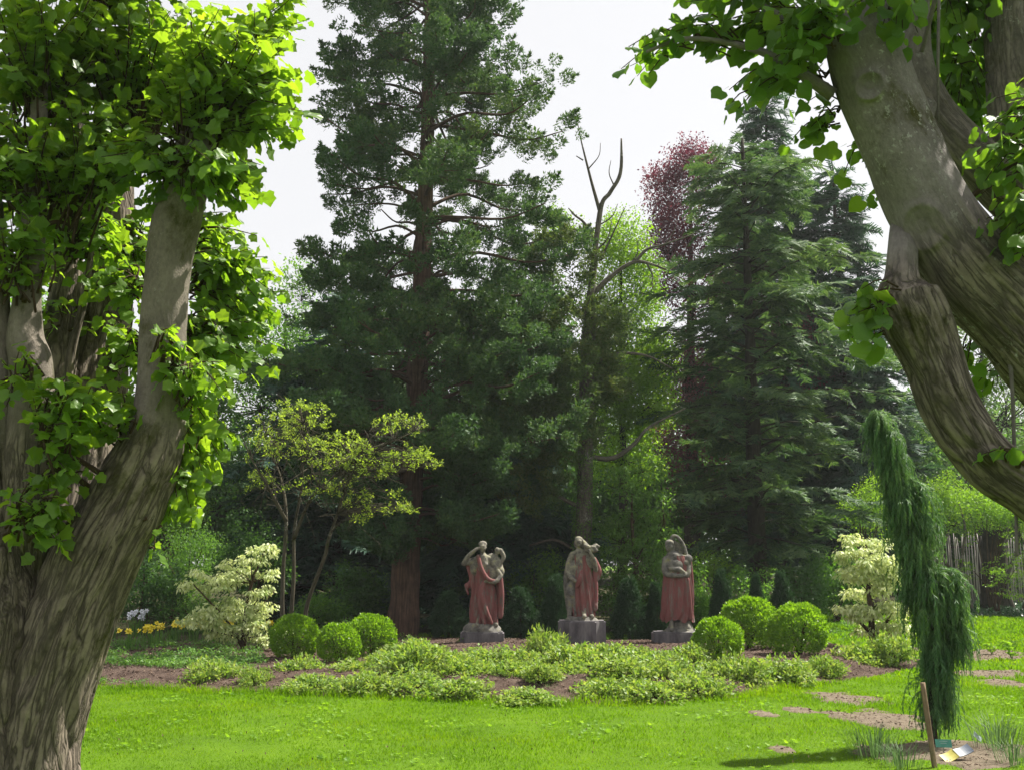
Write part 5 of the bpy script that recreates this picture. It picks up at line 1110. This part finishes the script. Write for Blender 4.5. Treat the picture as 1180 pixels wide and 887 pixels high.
# ------------------------------------------------------------------ weeping conifer with stake, tags and seed packet
d = 9.6; b = G(1078, 858); d = b[1]
t = thing('weeping_conifer', 'narrow weeping conifer draped in blue-green strands, tied to a stake at the lawn edge', 'tree', b)
path = [(1078, 870, 4), (1074, 820, 4), (1078, 760, 4), (1072, 700, 4), (1058, 650, 4), (1042, 600, 3.5), (1034, 560, 3), (1026, 520, 3), (1014, 492, 2.5), (1008, 484, 2)]
pts = np.array([P(x, y, d) - b for x, y, r in path]); rad = np.array([RP(r, d) for x, y, r in path]); tb = MB(); tube(tb, pts, rad, 12, 60, bark_rough(.004, 20, 1)); 
SP = []
for k in range(5):
    V = []; Q = []; n = 0; reach = [.14, .22, .38, .6, .25][k]; ax = lambda u: np.array([0, reach * math.sin(min(1, u * 1.5) * 1.5) , -.95 * u ** 1.6])
    for i in range(30):
        u = (i + rng.uniform()) / 30; a = ax(u); tg = ax(u + .03) - a; tg /= np.linalg.norm(tg); sd = np.array([rng.choice([-1, 1]) * .7, rng.normal() * .45, 0]); dr = unit(sd + tg * 1.1 + [0, 0, -.2]); l = .20 * (1.15 - u) * rng.uniform(.6, 1.2) + .04
        w_ = unit(np.cross(dr, rdir(1)[0])) * .013; V += [a - w_, a + w_, a + dr * l * .7 + w_ * .7, a + dr * l, a + dr * l * .7 - w_ * .7]; Q.append([n, n + 1, n + 2, n + 3, n + 4]); n += 5
    for i in range(5):
        a = ax(i / 5); c = ax((i + 1) / 5); w_ = np.array([.012, 0, 0]); V += [a - w_, a + w_, c + w_ * .8, c, c - w_ * .8]; Q.append([n, n + 1, n + 2, n + 3, n + 4]); n += 5
    SP.append((np.array(V), [np.array(Q)]))
sp = smooth_path(np.column_stack([pts, np.array([.11, .12, .13, .16, .11, .09, .09, .06, .04, .02])]), 200)
L = []; A_ = []; S_ = []
for k in range(2300):
    u = rng.uniform(.10, 1)
    if vnoise(np.array([u * 11, 4.4, 2.])) < -.25 and rng.uniform() < .55: continue
    i = int(u * 199); c = sp[i, :3]; r = sp[i, 3]; a = rng.uniform(0, 6.283); rr = r * rng.uniform(.15, .85); rr *= 1 + .5 * float(vnoise(np.array([a * 1.2, u * 14, 1.]))); L.append(c + [math.cos(a) * rr, math.sin(a) * rr, rng.uniform(-.02, .12)]); A_.append([math.cos(a), math.sin(a), rng.normal() * .12]); S_.append(rng.uniform(.14, .34) * (1.15 - .35 * u - .5 * max(0, u - .8)))
for (px, py, rx, ry, n) in [(1098, 675, 9, 26, 300), (1103, 720, 7, 26, 170), (1064, 600, 10, 16, 110), (1052, 560, 12, 16, 120), (1056, 665, 12, 20, 150), (1070, 655, 16, 12, 160), (1026, 500, 9, 14, 50), (1086, 800, 12, 36, 110)]:
    q = in_ell(P(px, py, d) - b, (RP(rx, d), .12, RP(ry, d)), n, .1); a = rng.uniform(0, 6.28, n); L += list(q); A_ += list(np.stack([np.cos(a), np.sin(a), 0 * a], -1)); S_ += list(rng.uniform(.18, .34, n))
for (x0, y0, x1, y1) in [(1072, 700, 1098, 665), (1058, 650, 1066, 615), (1072, 720, 1100, 715), (1014, 492, 1030, 520)]:
    tube(tb, [P(x0, y0, d) - b, (P(x0, y0, d) + P(x1, y1, d)) / 2 - b + [0, 0, .04], P(x1, y1, d) - b], [.016, .012, .008], 6, 8)
L = np.array(L); keep = L[:, 2] > .28; L = L[keep]; A_ = np.array(A_)[keep]; S_ = np.array(S_)[keep]; S_ = np.minimum(S_, np.maximum(.08, L[:, 2] * .9))
cr = MB(); multi(cr, SP, L, frames(A_, rng.normal(size=(len(L), 3)) * .1 + [0, 0, 1.]), S_)
tb.build('trunk', M['dark_bark'], t); cr.build('foliage', M['weeping'], t)
M['wood'] = bark_mat('stake_wood', (.13, .095, .06), (.30, .23, .16), 40, .06, 0, bump=.3)
g = G(1079, 884) + [0, 0, -.15]; s1 = P(1063, 786, g[1] + .02)
mb = MB(); tube(mb, [g, s1], [.022, .021], 12, 12, lambda rest, rr: .0012 * vnoise(rest * 60)); o = mb.build('support_stake', M['wood']); tag(o, 'leaning round wooden stake driven in beside the weeping conifer', 'stake')
def flat_mat(name, c, rough=.45):
    m, n, out = new_mat(name); p = N_(n, 'ShaderNodeBsdfPrincipled'); tc = n.nodes.new('ShaderNodeTexCoord'); a = N_(n, 'ShaderNodeTexNoise'); a.inputs['Scale'].default_value = 25; a.inputs['Detail'].default_value = 6
    n.links.new(tc.outputs['Object'], a.inputs['Vector']); r = ramp(n, [(.3, tuple(x * .7 for x in c)), (.65, c)], a.outputs['Fac']); n.links.new(r.outputs[0], p.inputs['Base Color']); p.inputs['Roughness'].default_value = rough; n.links.new(p.outputs[0], out.inputs[0]); return m
M['tag_green'] = flat_mat('teal_plastic', (.06, .28, .22)); M['tag_white'] = flat_mat('pale_plastic', (.45, .55, .55)); M['packet_yellow'] = flat_mat('yellow_print', (.36, .32, .06)); M['packet_grey'] = flat_mat('slate_blue_print', (.06, .08, .12)); M['stick'] = flat_mat('dull_stick', (.22, .2, .16))
def slab(c, ux, uy, w, h, th, mat, name, parent=None, curl=0.):
    ux = unit(np.array(ux, float)); uy = unit(np.array(uy, float)); nn = np.cross(ux, uy); n = 8; V = []; 
    for s in (0, 1):
        for i in range(n + 1):
            for j in (0, 1):
                u = i / n - .5; V.append(np.array(c) + ux * w * u + uy * h * (j - .5) + nn * (th * s + curl * (u * u * 4)))
    V = np.array(V); q = []
    for s in (0, 1):
        for i in range(n): a = s * (n + 1) * 2 + i * 2; f = [a, a + 1, a + 3, a + 2]; q.append(f if s == 0 else f[::-1])
    o_ = (n + 1) * 2
    for i in range(n): a = i * 2; q.append([a, a + 2, a + 2 + o_, a + o_]); q.append([a + 1, a + 1 + o_, a + 3 + o_, a + 3])
    q.append([0, o_, o_ + 1, 1]); q.append([2 * n, 2 * n + 1, o_ + 2 * n + 1, o_ + 2 * n])
    mb = MB(); mb.add(V, np.array(q)); return mb.build(name, mat, parent)
gp = G(1089, 874); t = thing('plant_label', 'teal plastic plant label on a thin stick under the weeping conifer', 'plant label', gp)
c = P(1087, 856, gp[1]) - gp; slab(c, (1, 0, -.03), (0, .25, 1), RP(19, 9), RP(9, 9), .003, M['tag_green'], 'name_plate', t, .004)
mb = MB(); tube(mb, [(0, 0, -.05), c + [0, .01, 0]], [.004, .004], 6); mb.build('stick', M['stick'], t)
for k in range(3): slab(c + [0, -.004, .018 - .016 * k], (1, 0, -.03), (0, .25, 1), .07 - .02 * (k % 2), .003, .001, M['tag_white'], 'line', t)
gp = G(1126, 862); t = thing('plant_label', 'pale tilted plastic label standing in grass behind the seed packet', 'plant label', gp)
c = P(1126, 848, gp[1]) - gp; slab(c, (.75, .2, -.6), (.3, .4, .7), RP(13, 9), RP(6, 9), .003, M['tag_white'], 'name_plate', t, .003); mb = MB(); tube(mb, [(0, 0, -.05), c], [.0035, .0035], 6); mb.build('stick', M['stick'], t)
gp = G(1104, 877); t = thing('seed_packet', 'crumpled yellow and slate-grey packet lying on soil beside the stake', 'packet', gp)
slab((-.07, 0, .035), (1, .3, .35), (-.2, .8, .35), .14, .11, .006, M['packet_yellow'], 'yellow_half', t, .012); slab((.06, .03, .075), (1, .3, .28), (-.2, .8, .4), .15, .10, .007, M['packet_grey'], 'grey_half', t, .010)

# ------------------------------------------------------------------ paling fence at the back right
M['paling'] = rock_mat('weathered_paling', [(.20, .17, .15), (.38, .35, .32), (.6, .57, .54)], 3, .4, stretch=(3, 3, .3))
x0, x1, dF = P(1035, 650, 36)[0], P(1275, 650, 36)[0], 36.0
t = thing('paling_fence', 'tall fence of pale weathered split palings beyond the rear lawn', 'fence', (x0, dF, H(x0, dF)))
hF = P(1100, 614, dF)[2] - H(x0, dF); W = x1 - x0; npan = 4
def box(mb, lo, hi): 
    lo = np.array(lo); hi = np.array(hi); v = np.array([[(lo, hi)[i][0], (lo, hi)[j][1], (lo, hi)[k][2]] for i in (0, 1) for j in (0, 1) for k in (0, 1)])
    mb.add(v, np.array([[0, 1, 3, 2], [4, 6, 7, 5], [0, 4, 5, 1], [2, 3, 7, 6], [0, 2, 6, 4], [1, 5, 7, 3]]))
for p in range(npan):
    mb = MB(); a = W * p / npan; n = int(W / npan / .085)
    for k in range(n):
        xx = a + .06 + k * .085; tube(mb, [(xx + rng.normal() * .006, 0, .02), (xx + rng.normal() * .02, rng.normal() * .012, hF * .5), (xx + rng.normal() * .03, rng.normal() * .01, hF * rng.uniform(.93, 1.03))], [.026, .024, .014], 5)
    mb.build('paling_panel', M['paling'], t)
    for zz in (.45, hF * .8): mb = MB(); box(mb, (a + .05, .03, zz), (a + W / npan - .05, .08, zz + .06)); mb.build('rail', M['dark_bark'], t)
for p in range(npan + 1): mb = MB(); tube(mb, [(W * p / npan, .06, -.2), (W * p / npan, .06, hF + .05)], [.055, .05], 8); mb.build('post', M['dark_bark'], t)
d = 33.5; b = at(1147, d); t = thing('tree_stump', 'thick dark bare trunk standing in front of the paling fence', 'tree', b); mb = MB(); tube(mb, [P(1146, 702, d) - b, P(1146, 650, d) - b, P(1147, 612, d) - b, P(1150, 585, d) - b], [RP(15, d), RP(13, d), RP(13, d), RP(9, d)], 16, 30, bark_rough(.03, 8, .8)); mb.build('trunk', M['dark_bark'], t)
for i, (q, lab) in enumerate([([(1115, 702), (1100, 665), (1080, 630), (1075, 600)], 'thin bare sapling leaning left before the fence'), ([(1122, 702), (1108, 660), (1112, 610), (1105, 580)], 'thin upright sapling before the fence left of the thick bare trunk'), ([(1170, 704), (1160, 670), (1175, 620), (1170, 590)], 'crooked sapling before the fence right of the thick bare trunk'), ([(1178, 702), (1190, 650), (1165, 600)], 'thin sapling at the right edge before the fence')]):
    d = 32.5; b = at(q[0][0], d); t = thing('sapling', lab, 'tree', b, 'saplings before the paling fence'); mb = MB(); pp = [P(x, y, d) - b for x, y in q]; pp[0][2] = -.05; tube(mb, pp, np.linspace(RP(2.8, d), RP(1, d), len(pp)), 7, 24); mb.build('stem', M['grey_bark'], t)
    mb = MB(); c = pp[-1]; L = in_ell(c, (.7, .6, .5), 26, .2); L2 = np.array([np.array(pp[1]) * u + np.array(pp[-1]) * (1 - u) + rng.normal(size=3) * .3 for u in rng.uniform(0, 1, 12)]); L = np.vstack([L, L2]); multi(mb, FLATL, L, rot_z(len(L)), .22 * rng.uniform(.6, 1.2, len(L))); mb.build('foliage', M['bright'], t)

# ------------------------------------------------------------------ bedding plants at the left end: daffodils, white flowers, green cover
M['petal'] = flat_mat('yellow_petal', (.85, .68, .02), .5); M['white_petal'] = flat_mat('white_petal', (.72, .74, .80), .5)
def blades(mb, n, r, h, w, lean=.5):
    for k in range(n):
        a = rng.uniform(0, 6.28); p0 = np.array([math.cos(a), math.sin(a), 0]) * rng.uniform(0, r); hh = h * rng.uniform(.7, 1.15); dd = np.array([math.cos(a), math.sin(a), 0]) * hh * lean * rng.uniform(.2, 1)
        s = np.array([-math.sin(a), math.cos(a), 0]) * w; m = p0 + dd * .4 + [0, 0, hh * .65]; e = p0 + dd + [0, 0, hh * .9]
        mb.add([p0 - s, p0 + s, m + s * .9, m - s * .9, e], [np.array([[0, 1, 2, 3]]), np.array([[3, 2, 4]])])
def flower(mb, c, r, mat=None, dirv=(0, -.8, .5), trumpet=True):
    y = unit(np.array(dirv) + rng.normal(size=3) * .35); x = unit(np.cross(y, [0, 0, 1.])); z = np.cross(x, y)
    V = []; Q = []
    for k in range(6):
        a = k * math.pi / 3; dr = x * math.cos(a) + z * math.sin(a); sd = -x * math.sin(a) + z * math.cos(a); b0 = len(V); V += [c, c + dr * r * .55 + sd * r * .28, c + dr * r + y * r * .1, c + dr * r * .55 - sd * r * .28]; Q.append([b0, b0 + 1, b0 + 2, b0 + 3])
    mb.add(np.array(V), np.array(Q))
    if trumpet: tube(mb, [c, c + y * r * .5, c + y * r * .75], [r * .22, r * .3, r * .4], 8)
def clump(name, label, cat, px, py, d, nf, spread, h, mat, r=.045, grp=None, stemh=None):
    b = at(px, d) if d else G(px, py); t = thing(name, label, cat, b, grp); lb = MB(); blades(lb, 46, spread, h * .85, .008); lb.build('leaves', M['herb'], t); st = MB(); FL = []
    for k in range(nf):
        a = rng.uniform(0, 6.28); p0 = np.array([math.cos(a), math.sin(a) * .7, 0]) * spread * rng.uniform(.1, 1); e = p0 * 1.3 + [0, 0, h * rng.uniform(.8, 1.15)]; tube(st, [p0, (p0 + e) / 2, e], [.004, .004, .003], 4, 5); FL.append(e)
    st.build('flower_stems', M['herb'], t)
    for e in FL: fb = MB(); flower(fb, e, r * rng.uniform(.8, 1.2)); fb.build('flower', M[mat], t)
for px, d, nf, lab in [(152, 19.0, 5, 'small clump of yellow daffodils nearest the pollarded lime trunk'), (186, 20.4, 8, 'clump of yellow daffodils behind the nearest one to the lime trunk'), (205, 21.2, 9, 'taller yellow daffodil clump beyond the middle of the flower drift'), (176, 19.6, 6, 'low yellow daffodil clump in the leafy cover'), (225, 21.2, 8, 'yellow daffodil clump in the middle of the drift'), (248, 21.0, 10, 'fullest yellow daffodil clump, left of the pale dogwood'), (262, 21.3, 11, 'yellow daffodil clump touching the pale dogwood'), (300, 20.8, 4, 'sparse yellow daffodil clump behind the pale dogwood stem')]:
    clump('daffodil_clump', lab, 'flowers', px, 0, d, nf, .22, .34, 'petal', .062, 'yellow daffodils at the end of the bed')
clump('white_flower', 'tall clump of pale white flowers close behind the lime trunk', 'flowers', 131, 0, 21.5, 9, .14, .36, 'white_petal', .06); clump('white_flower', 'tallest clump of white flowers between lime trunk and daffodils', 'flowers', 158, 0, 22.5, 12, .17, .46, 'white_petal', .065)
# leafy ground cover
def cover(name, n, region, mt, cl, up=.04):
    L = []
    while len(L) < n:
        px, py = rng.uniform(region[0], region[2]), rng.uniform(region[1], region[3]); g = G(px, py)
        if vnoise(np.array([g[0] * 1.7, g[1] * 1.7, 3.3])) > region[4]: L.append(g + [0, 0, rng.uniform(0, up)])
    L = np.array(L); mb = MB(); multi(mb, FLATL, L, rot_z(len(L)), cl * rng.uniform(.6, 1.3, len(L))); tag(mb.build(name, M[mt]), kind='stuff')
cover('leafy_ground_cover', 560, (85, 742, 300, 772, -.25), 'herb', .13, .12)
cover('edge_ground_cover', 170, (70, 772, 170, 788, -.2), 'herb', .10, .05)
cover('ivy_cover', 900, (1075, 694, 1240, 711, -.8), 'ivy', .26, .12)
cover('woodland_undergrowth', 500, (300, 716, 1000, 741, .05), 'mid', .15, .12)
# silvery tufts among the shrubs and at the dug soil
M['silver'] = leaf_mat('silvery_leaf', [(.07, .13, .05), (.12, .19, .08)], .3, (1.3, 1.4, .9), .6, .2, 2)
for px, py, h, n, lab in [(585, 790, .26, 160, 'silvery feathery herb in the middle of the bed'), (632, 802, .2, 120, 'small grey-green herb at the front of the bed'), (1008, 872, .28, 260, 'grey-green tufted herb left of the weeping conifer foot'), (1150, 862, .30, 300, 'wispy grey-green herb right of the seed packet'), (1040, 884, .2, 160, 'low grey-green tuft just left of the stake foot'), (1168, 880, .2, 140, 'low grey-green tuft at the lower right corner')]:
    b = G(px, py); t = thing('herb_tuft', lab, 'plant', b, 'grey-green herb tufts'); mb = MB(); blades(mb, n // 2, h * .8, h, .003, 1.0); mb.build('leaves', M['silver'], t)
for px, py, h, lab in [(1121, 757, .42, 'bright arching fern-like perennial just right of the weeping conifer'), (1166, 760, .34, 'bright upright perennial clump at the right edge of the far bed'), (1143, 754, .2, 'low bright perennial between the arching and upright ones'), (1088, 762, .18, 'small green perennial close against the weeping conifer')]:
    b = G(px, py); t = thing('perennial', lab, 'plant', b, 'bright perennials in the far bed'); mb = MB(); FE = []
    for k in range(11):
        a = rng.uniform(0, 6.28); e = np.array([math.cos(a), math.sin(a), 0]) * h * .6; q = smooth_path([(0, 0, 0), e * .5 + [0, 0, h * .8], e + [0, 0, h * rng.uniform(.6, 1)]], 8); tube(mb, q, np.full(8, .004), 4)
        for j in range(1, 8):
            for sg in (-1, 1):
                tg = unit(q[j] - q[j - 1]); sd = unit(np.cross(tg, [0, 0, 1.])) * sg; L_ = .085 * (1.1 - j / 9); p0 = q[j]; m1 = p0 + (sd + tg * .6) * L_ * .5; mb.add([p0, m1 + tg * .018, p0 + (sd + tg * .6) * L_, m1 - tg * .018], np.array([[0, 1, 2, 3]]))
    mb.build('fronds', M['bright'], t)
# fallen leaves and daisies on the lawn
n = 260; x = rng.uniform(-4, 7, n); y = rng.uniform(8, 15, n); ok = (bed_t(x, y) < -.1); x, y = x[ok], y[ok]; n = len(x)
mb = MB(); scatter(mb, LEAFY[0][0][:4], [np.array([[0, 1, 2, 3]])], np.stack([x, y, gz(x, y) + .03], -1), rot_z(n), np.full(n, .06)); tag(mb.build('fallen_leaves', M['chip']), kind='stuff')

# ------------------------------------------------------------------ thin haze volume, added to lift the blacks like lens veil
hm, hn, ho = new_mat('veil_haze'); pv = hn.nodes.new('ShaderNodeVolumePrincipled'); pv.inputs['Density'].default_value = .00045; pv.inputs['Color'].default_value = (.93, .96, 1, 1); pv.inputs['Anisotropy'].default_value = .3
hn.links.new(pv.outputs[0], ho.inputs['Volume'])
mb = MB(); box(mb, (-275, -90, -3), (275, 410, 45)); tag(mb.build('haze', hm), kind='stuff')
